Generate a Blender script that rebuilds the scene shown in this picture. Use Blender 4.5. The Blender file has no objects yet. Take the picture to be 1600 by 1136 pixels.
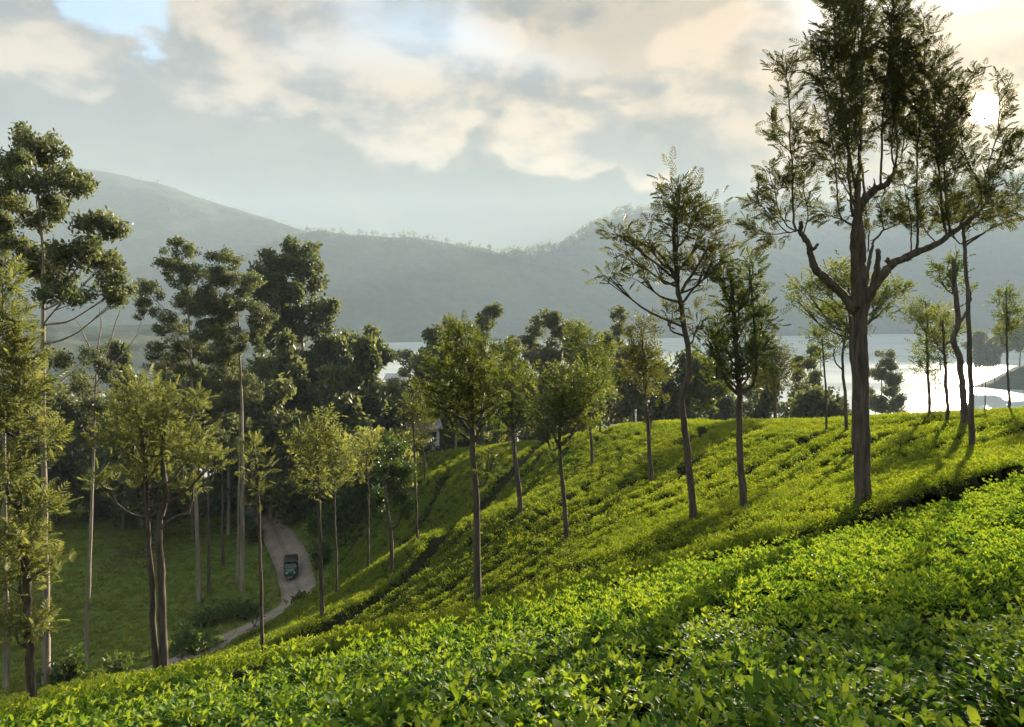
import bpy, math, random
import numpy as np
from mathutils import Vector

R = math.radians
SC = bpy.context.scene
COL = SC.collection
rng = np.random.RandomState(7)

# ------------------------------------------------------------------ camera
PW, PH, FPX = 1600.0, 1136.0, 1200.0
HORIZON = 495.0
PITCH = math.atan((PH / 2 - HORIZON) / FPX)          # camera looks down by this
cam_d = bpy.data.cameras.new('camera')
cam = bpy.data.objects.new('camera', cam_d)
COL.objects.link(cam)
cam_d.sensor_width = 36.0
cam_d.lens = 36.0 * FPX / PW
cam_d.clip_start = 0.1
cam_d.clip_end = 20000
cam.location = (0, 0, 0)
cam.rotation_euler = (math.pi / 2 - PITCH, 0, 0)
SC.camera = cam

def ray(px, py):
    cx, cy = (px - PW / 2) / FPX, -(py - PH / 2) / FPX
    c, s = math.cos(PITCH), math.sin(PITCH)
    return np.array([cx, c + cy * s, -s + cy * c])

def at(px, py, d):
    """world point seen at photo position (px, py), d metres ahead of the camera"""
    r = ray(px, py)
    return r / r[1] * d

# ------------------------------------------------------------------ light
SUN_PX = (1538, 172)
sd = ray(*SUN_PX); sd = sd / np.linalg.norm(sd)
SUN_EL = math.asin(sd[2]); SUN_AZ = math.atan2(sd[0], sd[1])
sun_d = bpy.data.lights.new('sun', 'SUN')
sun = bpy.data.objects.new('sun', sun_d); COL.objects.link(sun)
sun_d.energy = 5.0
sun_d.angle = R(0.6)
sun_d.color = (1.0, 0.86, 0.66)
sun.rotation_euler = Vector(sd.tolist()).to_track_quat('Z', 'Y').to_euler()

SC.view_settings.view_transform = 'Standard'
SC.view_settings.look = 'None'
SC.view_settings.gamma = 1.0
SC.view_settings.use_curve_mapping = False
SC.view_settings.exposure = 2.2

cy_ = SC.cycles
cy_.max_bounces = 7
cy_.diffuse_bounces = 2
cy_.glossy_bounces = 2
cy_.transmission_bounces = 5
cy_.volume_bounces = 1
cy_.transparent_max_bounces = 4
cy_.sample_clamp_indirect = 4.0
cy_.caustics_reflective = False
cy_.caustics_refractive = False
cy_.use_denoising = True
cy_.use_adaptive_sampling = True
cy_.adaptive_threshold = 0.02

HAZE_DENSITY = 0.00018

class NT:
    """small helper to wire nodes"""
    def __init__(s, tree):
        s.t = tree; s.n = tree.nodes; s.l = tree.links
    def node(s, typ, **kw):
        nd = s.n.new(typ)
        for k, v in kw.items():
            setattr(nd, k, v)
        return nd
    def put(s, sock, v):
        if v is None: return
        if isinstance(v, bpy.types.NodeSocket): s.l.new(v, sock)
        else: sock.default_value = v
    def math(s, op, a, b=None, c=None, clamp=False):
        nd = s.node('ShaderNodeMath', operation=op, use_clamp=clamp)
        for i, v in enumerate((a, b, c)): s.put(nd.inputs[i], v)
        return nd.outputs[0]
    def vmath(s, op, a, b=None):
        nd = s.node('ShaderNodeVectorMath', operation=op)
        s.put(nd.inputs[0], a); s.put(nd.inputs[1], b)
        return nd.outputs['Value' if op in ('DOT_PRODUCT', 'LENGTH') else 'Vector']
    def noise(s, vec, scale, detail=4, rough=0.55, distortion=0.0):
        nd = s.node('ShaderNodeTexNoise')
        s.put(nd.inputs['Vector'], vec)
        nd.inputs['Scale'].default_value = scale; nd.inputs['Detail'].default_value = detail
        nd.inputs['Roughness'].default_value = rough; nd.inputs['Distortion'].default_value = distortion
        return nd.outputs['Fac']
    def mix(s, f, a, b, blend='MIX'):
        nd = s.node('ShaderNodeMix', data_type='RGBA', blend_type=blend)
        s.put(nd.inputs[0], f); s.put(nd.inputs[6], a); s.put(nd.inputs[7], b)
        return nd.outputs[2]
    def smooth(s, v, lo, hi, a=0.0, b=1.0):
        nd = s.node('ShaderNodeMapRange', interpolation_type='SMOOTHSTEP')
        s.put(nd.inputs[0], v); s.put(nd.inputs[1], lo); s.put(nd.inputs[2], hi)
        s.put(nd.inputs[3], a); s.put(nd.inputs[4], b)
        return nd.outputs[0]
    def ramp(s, v, stops):
        nd = s.node('ShaderNodeValToRGB')
        s.put(nd.inputs[0], v)
        e = nd.color_ramp.elements
        while len(e) < len(stops): e.new(0.5)
        for i, (p, c) in enumerate(stops):
            e[i].position = p; e[i].color = (*c, 1)
        return nd.outputs[0]

# ------------------------------------------------------------------ sky
world = bpy.data.worlds.new('World'); SC.world = world
world.use_nodes = True
w = NT(world.node_tree)
for n in list(w.n): w.n.remove(n)
out = w.node('ShaderNodeOutputWorld'); bg = w.node('ShaderNodeBackground')
w.l.new(bg.outputs[0], out.inputs[0]); bg.inputs[1].default_value = 0.05
tc = w.node('ShaderNodeTexCoord'); D = tc.outputs['Generated']
sky = w.node('ShaderNodeTexSky', sky_type='NISHITA')
sky.sun_disc = False; sky.sun_elevation = SUN_EL; sky.sun_rotation = SUN_AZ
sky.air_density = 1.0; sky.dust_density = 2.0; sky.ozone_density = 1.5
sep = w.node('ShaderNodeSeparateXYZ'); w.l.new(D, sep.inputs[0])
dx, dy, dz = sep.outputs
az = w.math('ARCTAN2', dx, dy)
el = w.math('ARCSINE', dz)
mp = w.node('ShaderNodeMapping'); w.l.new(D, mp.inputs[0]); mp.inputs['Scale'].default_value = (1, 1, 1.9)
P = mp.outputs[0]
big = w.noise(P, 3.1, 3, 0.5)
fine = w.noise(P, 5.6, 10, 0.58, 0.15)
# the same billows read a little nearer the sun: their difference lights the rims
off = w.vmath('ADD', P, tuple(float(v) for v in (0.022 * sd[0], 0.022 * sd[1], 0.085)))
fine_s = w.noise(off, 5.6, 10, 0.58, 0.15)
rim = w.math('MULTIPLY', w.math('SUBTRACT', fine, fine_s), 3.2)
wisps = w.noise(P, 2.2, 8, 0.65, 0.8)
sang = w.math('ARCCOSINE', w.math('MINIMUM', w.vmath('DOT_PRODUCT', D, tuple(float(v) for v in sd)), 0.99999))
# bank of cumulus: its tops follow a line that sinks towards the sun's side
line = w.math('SUBTRACT', 0.245, w.math('MULTIPLY', w.math('SINE', az), 0.17))
h = w.math('SUBTRACT', el, line)
hb = w.math('ADD', h, w.math('MULTIPLY', w.math('SUBTRACT', fine, 0.5), 0.30))
hb = w.math('ADD', hb, w.math('MULTIPLY', w.math('SUBTRACT', big, 0.5), 0.22))
band = w.math('MULTIPLY', w.smooth(hb, -0.075, 0.02), w.smooth(hb, 0.24, 0.06))
lit = w.math('MULTIPLY', band, w.smooth(rim, -0.35, 0.35), clamp=True)
GREY = (0.58, 0.68, 0.82, 1); PALE = (1.30, 1.30, 1.24, 1); WARM = (2.5, 2.1, 1.7, 1)
veil = w.mix(w.smooth(wisps, 0.38, 0.66), GREY, PALE)
low = w.mix(w.smooth(el, 0.30, 0.0), veil, (0.22, 0.24, 0.27, 1))
# higher up there is less bright haze in front, so the cloud is brightened, and boosted overhead as added fill light (an overcast zenith is about three times its horizon)
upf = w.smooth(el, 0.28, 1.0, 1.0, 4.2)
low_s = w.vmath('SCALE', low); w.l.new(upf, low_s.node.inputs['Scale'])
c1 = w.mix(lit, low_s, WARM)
# heaped cumulus over the far side of the valley, lit along their upper rims
heap = None
for hx, hy, hr in [(120, 62, .085), (225, 40, .075), (300, 95, .085), (400, 62, .095), (520, 85, .085), (600, 120, .095), (690, 165, .07), (830, 205, .06), (930, 215, .065), (1010, 255, .05), (760, 60, .06), (-60, 40, .09), (1090, 110, .06), (1160, 75, .06)]:
    hv = ray(hx, hy); hv = hv / np.linalg.norm(hv)
    ha = w.math('ARCCOSINE', w.math('MINIMUM', w.vmath('DOT_PRODUCT', D, tuple(float(v) for v in hv)), 0.99999))
    f_ = w.math('SUBTRACT', 1.0, w.math('DIVIDE', ha, hr))
    heap = f_ if heap is None else w.math('MAXIMUM', heap, f_)
heap = w.math('ADD', heap, w.math('MULTIPLY', w.math('SUBTRACT', fine, 0.50), 2.0))
hm = w.math('MULTIPLY', w.smooth(heap, 0.05, 0.30), 0.9)
hc = w.mix(w.smooth(w.math('ADD', rim, w.math('MULTIPLY', w.math('SUBTRACT', heap, 0.5), -0.30)), -0.30, 0.32), (1.05, 1.10, 1.18, 1), (3.1, 2.6, 2.05, 1))
c1 = w.mix(hm, c1, hc)
# thin streaks of sunlit cloud high on the sun's side
st = w.math('MULTIPLY', w.smooth(wisps, 0.50, 0.68), w.smooth(sang, 1.1, 0.25))
c1 = w.mix(w.math('MULTIPLY', st, 0.7), c1, (1.9, 1.55, 1.15, 1))
# cloud warms towards the sun
c1 = w.mix(w.smooth(sang, 1.0, 0.15, 0, 1), c1, w.mix(1.0, c1, (1.22, 1.05, 0.83, 1), 'MULTIPLY'))
# gaps that let the blue through
gapn = w.math('MULTIPLY', w.smooth(w.noise(P, 1.55, 5, 0.5), 0.575, 0.66), w.smooth(el, 0.27, 0.40))
gv = ray(185, -14); gv = gv / np.linalg.norm(gv)
gang = w.math('ARCCOSINE', w.math('MINIMUM', w.vmath('DOT_PRODUCT', D, tuple(float(v) for v in gv)), 0.99999))
gang = w.math('ADD', gang, w.math('MULTIPLY', w.math('SUBTRACT', fine, 0.5), 0.28))
gap = w.math('MAXIMUM', gapn, w.smooth(gang, 0.050, 0.026))
blue = w.mix(0.45, sky.outputs[0], (2.6, 4.2, 6.2, 1))
c2 = w.mix(w.math('MULTIPLY', gap, 0.85), c1, blue)
# aureole of the sun behind thin cloud, then the sun itself
glow = w.math('ADD', w.math('MULTIPLY', w.math('EXPONENT', w.math('MULTIPLY', sang, -4.2)), 0.25),
              w.math('MULTIPLY', w.math('EXPONENT', w.math('MULTIPLY', sang, -17.0)), 4.5))
glowc = w.vmath('SCALE', (1.0, 0.70, 0.34)); glowc.node.inputs['Scale'].default_value = 1
w.l.new(glow, glowc.node.inputs['Scale'])
c3 = w.vmath('ADD', c2, glowc)
disc = w.smooth(sang, 0.0170, 0.0085)
c4 = w.mix(disc, c3, (260, 225, 150, 1))
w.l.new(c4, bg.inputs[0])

# ------------------------------------------------------------------ mesh helpers
def tag(o, label=None, cat=None, group=None, kind=None):
    if label: o['label'] = label
    if cat: o['category'] = cat
    if group: o['group'] = group
    if kind: o['kind'] = kind
    return o

def np_mesh(name, V, F, mats, tint=None, smooth=True, mat_idx=None):
    V = np.ascontiguousarray(V, dtype=np.float32); F = np.ascontiguousarray(F, dtype=np.int32)
    me = bpy.data.meshes.new(name)
    nf, k = F.shape
    me.vertices.add(len(V)); me.vertices.foreach_set('co', V.ravel())
    me.loops.add(nf * k); me.loops.foreach_set('vertex_index', F.ravel())
    me.polygons.add(nf); me.polygons.foreach_set('loop_start', np.arange(nf, dtype=np.int32) * k)
    if mat_idx is not None:
        me.polygons.foreach_set('material_index', np.ascontiguousarray(mat_idx, dtype=np.int32))
    me.polygons.foreach_set('use_smooth', np.full(nf, smooth, dtype=bool))
    for m in (mats if isinstance(mats, (list, tuple)) else [mats]): me.materials.append(m)
    if tint is not None:
        a = me.attributes.new('tint', 'FLOAT', 'POINT')
        a.data.foreach_set('value', np.ascontiguousarray(tint, dtype=np.float32))
    me.update(calc_edges=True)
    return me

def link(name, me, parent=None, loc=None):
    o = bpy.data.objects.new(name, me)
    COL.objects.link(o)
    if parent is not None: o.parent = parent
    if loc is not None: o.location = loc
    return o

def empty(name, loc):
    o = bpy.data.objects.new(name, None)
    o.empty_display_size = 0.3
    COL.objects.link(o); o.location = tuple(float(v) for v in loc)
    return o

class MB:
    """collects boxes, tubes and lathes as triangles of ONE mesh"""
    def __init__(s): s.v = []; s.f = []; s.n = 0
    def add(s, V, F):
        V = np.asarray(V, float)
        s.v.append(V)
        for f in F:
            f = [i + s.n for i in f]
            for k in range(1, len(f) - 1): s.f.append((f[0], f[k], f[k + 1]))
        s.n += len(V)
    def box(s, lo, hi):
        x0, y0, z0 = lo; x1, y1, z1 = hi
        s.add([(x0,y0,z0),(x1,y0,z0),(x1,y1,z0),(x0,y1,z0),(x0,y0,z1),(x1,y0,z1),(x1,y1,z1),(x0,y1,z1)],
              [(0,3,2,1),(4,5,6,7),(0,1,5,4),(1,2,6,5),(2,3,7,6),(3,0,4,7)])
        return s
    def tube(s, pts, radii, sides=8, wob=0.0, cap=True, seed=0):
        pts = np.asarray(pts, float); radii = np.asarray(radii, float)
        rg = np.random.RandomState(seed + len(pts))
        n = len(pts)
        T = np.gradient(pts, axis=0); T /= np.linalg.norm(T, axis=1)[:, None] + 1e-9
        ref = np.array([0.31, 0.95, 0.05]) if abs(T[0][2]) > 0.5 else np.array([0, 0, 1.0])
        V = []
        a = np.linspace(0, 2 * math.pi, sides, endpoint=False)
        for i in range(n):
            u = np.cross(ref, T[i]); u /= np.linalg.norm(u) + 1e-9
            v = np.cross(T[i], u)
            r = radii[i] * (1 + wob * (rg.rand(sides) - 0.5))
            V.append(pts[i] + (np.cos(a) * r)[:, None] * u + (np.sin(a) * r)[:, None] * v)
        V = np.concatenate(V)
        F = []
        for i in range(n - 1):
            for k in range(sides):
                k2 = (k + 1) % sides
                F.append((i * sides + k, i * sides + k2, (i + 1) * sides + k2, (i + 1) * sides + k))
        if cap:
            F.append(tuple((n - 1) * sides + k for k in range(sides)))
            F.append(tuple(range(sides - 1, -1, -1)))
        s.add(V, F); return s
    def mesh(s, name, mat, smooth=True):
        return np_mesh(name, np.concatenate(s.v), np.array(s.f), mat, smooth=smooth)
    def build(s, name, mat, parent=None, smooth=True):
        return link(name, s.mesh(name, mat, smooth), parent)

# ------------------------------------------------------------------ materials
def principled(name):
    m = bpy.data.materials.new(name); m.use_nodes = True
    t = NT(m.node_tree)
    b = next(n for n in t.n if n.type == 'BSDF_PRINCIPLED')
    o = next(n for n in t.n if n.type == 'OUTPUT_MATERIAL')
    return m, t, b, o

def leaf_mat(name, dark, mid, light, trans=0.45, tcol=None, rough=0.42, spec=0.4, patch=0.0, tboost=1.0):
    m, t, b, o = principled(name)
    at_ = t.node('ShaderNodeAttribute', attribute_name='tint')
    oi = t.node('ShaderNodeObjectInfo')
    v = t.math('ADD', at_.outputs['Fac'], t.math('MULTIPLY', t.math('SUBTRACT', oi.outputs['Random'], 0.5), 0.22))
    if patch:
        g = t.node('ShaderNodeNewGeometry')
        n = t.noise(g.outputs['Position'], 0.16, 4, 0.6)
        v = t.math('ADD', v, t.math('MULTIPLY', t.math('SUBTRACT', n, 0.5), patch))
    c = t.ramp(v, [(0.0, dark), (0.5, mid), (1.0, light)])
    t.l.new(c, b.inputs['Base Color'])
    b.inputs['Roughness'].default_value = rough
    b.inputs['Specular IOR Level'].default_value = spec
    tr = t.node('ShaderNodeBsdfTranslucent')
    tc_ = t.mix(1.0, c, (*(tcol or (1.5, 1.35, 0.6)), 1), 'MULTIPLY')
    t.l.new(tc_, tr.inputs['Color'])
    mx = t.node('ShaderNodeMixShader'); mx.inputs[0].default_value = trans
    t.l.new(b.outputs[0], mx.inputs[1]); t.l.new(tr.outputs[0], mx.inputs[2])
    t.l.new(mx.outputs[0], o.inputs['Surface'])
    return m

def plain_mat(name, c, rough=0.7, var=0.25, scale=3.0, bump=0.0, metallic=0.0, spec=0.4, c2=None):
    m, t, b, o = principled(name)
    g = t.node('ShaderNodeTexCoord')
    n = t.noise(g.outputs['Object'], scale, 6, 0.6)
    dk = c2 or tuple(x * (1 - var) for x in c)
    t.l.new(t.mix(t.smooth(n, 0.3, 0.7), (*dk, 1), (*c, 1)), b.inputs['Base Color'])
    b.inputs['Roughness'].default_value = rough; b.inputs['Metallic'].default_value = metallic
    b.inputs['Specular IOR Level'].default_value = spec
    if bump:
        bp = t.node('ShaderNodeBump'); bp.inputs['Strength'].default_value = bump
        bp.inputs['Distance'].default_value = 0.05
        t.l.new(t.noise(g.outputs['Object'], scale * 4, 6, 0.65), bp.inputs['Height'])
        t.l.new(bp.outputs[0], b.inputs['Normal'])
    return m

def bark_mat(name, a, bcol, stretch=0.12, scale=9.0, bump=0.8):
    m, t, b, o = principled(name)
    g = t.node('ShaderNodeTexCoord')
    mpn = t.node('ShaderNodeMapping'); t.l.new(g.outputs['Object'], mpn.inputs[0])
    mpn.inputs['Scale'].default_value = (1, 1, stretch)
    n = t.noise(mpn.outputs[0], scale, 8, 0.7, 0.3)
    n2 = t.noise(g.outputs['Object'], 1.3, 4, 0.6)
    c = t.mix(t.smooth(n, 0.33, 0.68), (*a, 1), (*bcol, 1))
    c = t.mix(t.smooth(n2, 0.5, 0.7, 0, 0.35), c, (0.10, 0.12, 0.06, 1))       # lichen
    t.l.new(c, b.inputs['Base Color'])
    b.inputs['Roughness'].default_value = 0.85; b.inputs['Specular IOR Level'].default_value = 0.2
    bp = t.node('ShaderNodeBump'); bp.inputs['Strength'].default_value = bump; bp.inputs['Distance'].default_value = 0.03
    t.l.new(n, bp.inputs['Height']); t.l.new(bp.outputs[0], b.inputs['Normal'])
    return m

M = {}
M['tea'] = leaf_mat('tea_leaf', (0.025, 0.070, 0.013), (0.078, 0.165, 0.020), (0.21, 0.285, 0.034), 0.53, (1.6, 1.42, 0.6), 0.55, 0.14)
M['tea_far'] = leaf_mat('tea_leaf_field', (0.036, 0.076, 0.013), (0.122, 0.186, 0.020), (0.28, 0.31, 0.032), 0.53, (1.6, 1.42, 0.55), 0.55, 0.18, patch=0.7)
M['oak'] = leaf_mat('silver_oak_leaf', (0.038, 0.064, 0.022), (0.088, 0.126, 0.038), (0.19, 0.205, 0.064), 0.50, (1.6, 1.4, 0.55), 0.55, 0.25)
M['oak_pale'] = leaf_mat('pale_oak_leaf', (0.080, 0.106, 0.044), (0.165, 0.195, 0.076), (0.29, 0.295, 0.14), 0.52, (1.5, 1.38, 0.65), 0.55, 0.25)
M['oak_dark'] = leaf_mat('dark_oak_leaf', (0.036, 0.050, 0.020), (0.075, 0.096, 0.032), (0.14, 0.15, 0.050), 0.48, (1.6, 1.35, 0.55), 0.55, 0.25)
M['gum'] = leaf_mat('gum_leaf', (0.050, 0.072, 0.038), (0.112, 0.138, 0.068), (0.20, 0.218, 0.10), 0.46, (1.4, 1.3, 0.72), 0.5, 0.3)
M['wood_leaf'] = leaf_mat('woodland_leaf', (0.050, 0.070, 0.042), (0.108, 0.130, 0.072), (0.18, 0.195, 0.10), 0.45, (1.4, 1.3, 0.75), 0.55, 0.25)
M['shrub'] = leaf_mat('shrub_leaf', (0.026, 0.056, 0.018), (0.068, 0.112, 0.030), (0.15, 0.20, 0.065), 0.42, (1.5, 1.4, 0.6), 0.45, 0.35)
M['grass'] = leaf_mat('grass_blade', (0.11, 0.145, 0.03), (0.22, 0.26, 0.05), (0.36, 0.37, 0.085), 0.45, (1.5, 1.4, 0.5), 0.55, 0.25, patch=0.7)
M['bark'] = bark_mat('silver_oak_bark', (0.055, 0.042, 0.034), (0.16, 0.13, 0.105))
M['bark_grey'] = bark_mat('grey_bark', (0.070, 0.058, 0.048), (0.22, 0.185, 0.15))
M['bark_gum'] = bark_mat('gum_bark', (0.15, 0.12, 0.095), (0.42, 0.36, 0.28), 0.06, 5.0, 0.4)
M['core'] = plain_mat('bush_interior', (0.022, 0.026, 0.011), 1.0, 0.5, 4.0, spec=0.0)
M['soil'] = plain_mat('soil', (0.15, 0.085, 0.055), 0.95, 0.45, 1.5, 0.5)
M['white'] = plain_mat('white_paint', (0.70, 0.68, 0.63), 0.6, 0.12, 1.0)
M['tin'] = plain_mat('tin_roof', (0.42, 0.42, 0.42), 0.4, 0.3, 1.0, 0.0, 0.3)
M['green_paint'] = plain_mat('green_paint', (0.010, 0.085, 0.050), 0.22, 0.2, 2.0, 0, 0.0, 0.6)
M['vinyl'] = plain_mat('black_vinyl', (0.014, 0.016, 0.018), 0.5, 0.3, 5.0)
M['rubber'] = plain_mat('tyre_rubber', (0.016, 0.016, 0.016), 0.85, 0.3, 5.0)
M['steel'] = plain_mat('steel', (0.45, 0.45, 0.45), 0.3, 0.2, 3.0, 0, 0.9)
M['lens'] = plain_mat('lamp_glass', (0.75, 0.75, 0.72), 0.08, 0.1, 3.0, 0, 0.2, 0.8)
M['seat'] = plain_mat('seat_cloth', (0.09, 0.035, 0.025), 0.7, 0.3, 5.0)
gm, gt, gb, go = principled('window_glass')
gb.inputs['Base Color'].default_value = (0.55, 0.62, 0.62, 1); gb.inputs['Roughness'].default_value = 0.05
gb.inputs['Transmission Weight'].default_value = 0.7; gb.inputs['IOR'].default_value = 1.2
M['glass'] = gm

# ground: soil under the bushes, short grass down the slope, leaf litter in the wood
m, t, b, o = principled('ground_cover')
g = t.node('ShaderNodeNewGeometry')
n1 = t.noise(g.outputs['Position'], 0.12, 6, 0.6); n2 = t.noise(g.outputs['Position'], 1.6, 8, 0.7)
ga = t.mix(t.smooth(n2, 0.3, 0.7), (0.045, 0.070, 0.016, 1), (0.12, 0.16, 0.032, 1))
gbr = t.mix(t.smooth(n2, 0.35, 0.7), (0.040, 0.032, 0.018, 1), (0.085, 0.080, 0.030, 1))
t.l.new(t.mix(t.smooth(n1, 0.52, 0.70), ga, gbr), b.inputs['Base Color'])
b.inputs['Roughness'].default_value = 0.95; b.inputs['Specular IOR Level'].default_value = 0.0
bp = t.node('ShaderNodeBump'); bp.inputs['Strength'].default_value = 0.8; bp.inputs['Distance'].default_value = 0.12
t.l.new(n2, bp.inputs['Height']); t.l.new(bp.outputs[0], b.inputs['Normal'])
M['ground'] = m

m, t, b, o = principled('dirt_road')
g = t.node('ShaderNodeNewGeometry')
n1 = t.noise(g.outputs['Position'], 0.5, 6, 0.6); n2 = t.noise(g.outputs['Position'], 5.0, 8, 0.7)
c = t.mix(t.smooth(n1, 0.3, 0.7), (0.15, 0.12, 0.095, 1), (0.25, 0.21, 0.17, 1))
c = t.mix(t.smooth(n2, 0.45, 0.75, 0, 0.6), c, (0.26, 0.23, 0.19, 1))
ac = t.node('ShaderNodeAttribute', attribute_name='tint').outputs['Fac']
uw = t.math('ADD', ac, t.math('MULTIPLY', t.math('SUBTRACT', n1, 0.5), 0.5))
mid_ = t.smooth(t.math('ABSOLUTE', uw), 0.22, 0.08, 0, 0.75)                       # weeds between the wheel tracks
edg = t.smooth(t.math('ABSOLUTE', uw), 0.72, 0.95, 0, 0.85)                        # and creeping in from the verge
c = t.mix(t.math('MULTIPLY', t.math('MAXIMUM', mid_, edg), t.smooth(n2, 0.38, 0.6)), c, (0.075, 0.090, 0.035, 1))
t.l.new(c, b.inputs['Base Color']); b.inputs['Roughness'].default_value = 0.95
bp = t.node('ShaderNodeBump'); bp.inputs['Strength'].default_value = 0.6; bp.inputs['Distance'].default_value = 0.06
t.l.new(n2, bp.inputs['Height']); t.l.new(bp.outputs[0], b.inputs['Normal'])
M['road'] = m

m, t, b, o = principled('hill_forest')
g = t.node('ShaderNodeNewGeometry')
n1 = t.noise(g.outputs['Position'], 0.006, 6, 0.6); n2 = t.noise(g.outputs['Position'], 0.05, 8, 0.7)
c = t.mix(t.smooth(n2, 0.35, 0.65), (0.026, 0.040, 0.030, 1), (0.052, 0.068, 0.042, 1))
c = t.mix(t.smooth(n1, 0.50, 0.66, 0, 0.30), c, (0.13, 0.14, 0.075, 1))
t.l.new(c, b.inputs['Base Color']); b.inputs['Roughness'].default_value = 0.95; b.inputs['Specular IOR Level'].default_value = 0.1
bp = t.node('ShaderNodeBump'); bp.inputs['Strength'].default_value = 0.5; bp.inputs['Distance'].default_value = 8.0
t.l.new(n2, bp.inputs['Height']); t.l.new(bp.outputs[0], b.inputs['Normal'])
M['hill'] = m

m, t, b, o = principled('lake_water')
g = t.node('ShaderNodeNewGeometry')
mpn = t.node('ShaderNodeMapping'); t.l.new(g.outputs['Position'], mpn.inputs[0]); mpn.inputs['Scale'].default_value = (0.35, 1.0, 1)
n1 = t.noise(mpn.outputs[0], 0.35, 6, 0.65); n2 = t.noise(mpn.outputs[0], 0.02, 4, 0.5)
b.inputs['Base Color'].default_value = (0.66, 0.70, 0.68, 1)           # pale tone standing in for the bright sky it mirrors
b.inputs['Metallic'].default_value = 0.35
t.l.new(t.smooth(n2, 0.35, 0.65, 0.10, 0.18), b.inputs['Roughness']); b.inputs['IOR'].default_value = 1.6
bp = t.node('ShaderNodeBump'); bp.inputs['Strength'].default_value = 0.40; bp.inputs['Distance'].default_value = 0.5
t.l.new(n1, bp.inputs['Height']); t.l.new(bp.outputs[0], b.inputs['Normal'])
df = t.node('ShaderNodeBsdfDiffuse'); df.inputs['Color'].default_value = (0.52, 0.57, 0.55, 1)        # pale diffuse share paints in more of the sky's reflection
mx = t.node('ShaderNodeMixShader'); t.l.new(t.smooth(n2, 0.35, 0.65, 0.34, 0.46), mx.inputs[0])
t.l.new(b.outputs[0], mx.inputs[1]); t.l.new(df.outputs[0], mx.inputs[2]); t.l.new(mx.outputs[0], o.inputs['Surface'])
M['water'] = m

# ------------------------------------------------------------------ lie of the land
TEA_H = 0.68
LAKE_Z = -44.0
tea_pts = [  # tops of the tea seen in the photo: photo x, photo y, metres ahead
    (800,1136,3.1),(1600,1136,3.3),(400,1136,4.3),(60,1136,6.3),(400,1060,8),(745,965,10),(950,905,12),(1065,870,13.5),
    (1200,835,15),(1350,797,17.3),(1480,755,18),(1590,718,18.5),(1200,1000,6.2),(1600,900,7.5),(1000,1000,6.5),
    (1349,778,20),(1080,800,27),(1160,795,27.5),(748,980,24),(885,840,34),(808,793,42),(1017,752,43),(925,722,52),
    (1518,692,33),(1500,660,42),(1480,658,46),(1452,645,52),(1578,640,54),(1250,670,52),(1000,665,62),(1200,658,60),
    (1400,648,58),(1600,642,60),(613,900,42),(651,835,46),(503,955,36),(408,1045,30),(243,1083,26),(0,1112,28),
    (720,820,50),(850,690,72),(700,703,86),(640,735,80),(600,762,75),(500,835,68),(450,785,78),(505,900,57),(420,985,46),(300,1040,37),(925,672,66)]
land_pts = [(455,910,64),(430,850,73),(400,800,84),(465,945,58),(400,983,52),(340,1005,48),
    (150,950,58),(100,850,75),(200,822,85),(330,872,72),(120,1000,52),(20,950,58),(70,1085,33),(260,1000,50)]
world_pts = [(-19.5,44.5,-20.6),(-24,40,-20.5),(-32,35,-20.6),(0,0,-2.2),(0,-12,-1.2),(-8,-6,-3.4),(10,-6,-1.0),(12,6,-2.6),(-8,8,-5.6),(-14,14,-9.5),(-5,15,-7.4),(20,14,-2.6),(-25,10,-13),(-40,20,-19),
    (0,100,-19),(-40,115,-25),(30,85,-15.5),(55,80,-15),(70,50,-8),(60,25,-4),(0,150,-34),(60,140,-36),(-60,160,-34),(0,200,-50),(100,180,-50),(-100,200,-46),
    (-90,100,-24),(-80,60,-21),(-70,30,-20),(110,90,-22),(130,40,-10),(0,270,-66),(150,270,-66),(-150,270,-62),(-130,150,-34),(140,150,-40)]
ctrl = [at(*p) - np.array([0, 0, TEA_H]) for p in tea_pts] + [at(*p) for p in land_pts] + [np.array(p, float) for p in world_pts]
ctrl = np.array(ctrl)

def tps_fit(P2, z, lam):
    n = len(P2)
    r = np.linalg.norm(P2[:, None] - P2[None], axis=2)
    K = np.where(r > 0, r * r * np.log(r + 1e-9), 0) + lam * np.eye(n)
    A = np.zeros((n + 3, n + 3)); A[:n, :n] = K
    A[:n, n] = 1; A[:n, n + 1:] = P2; A[n:, :n] = A[:n, n:].T
    return np.linalg.solve(A, np.concatenate([z, np.zeros(3)]))

def tps_eval(P2, wts, X, Y):
    shp = np.shape(X); q = np.stack([np.ravel(X), np.ravel(Y)], 1)
    out = np.empty(len(q)); n = len(P2)
    for i in range(0, len(q), 20000):
        qq = q[i:i + 20000]
        r2 = ((qq[:, None] - P2[None]) ** 2).sum(2)
        out[i:i + 20000] = (0.5 * r2 * np.log(r2 + 1e-12)) @ wts[:n] + wts[n] + qq @ wts[n + 1:]
    return out.reshape(shp)

G_W = tps_fit(ctrl[:, :2], ctrl[:, 2], 6.0)
def G(X, Y): return tps_eval(ctrl[:, :2], G_W, np.asarray(X, float), np.asarray(Y, float))
def g1(x, y): return float(G(np.array([x]), np.array([y]))[0])

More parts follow.
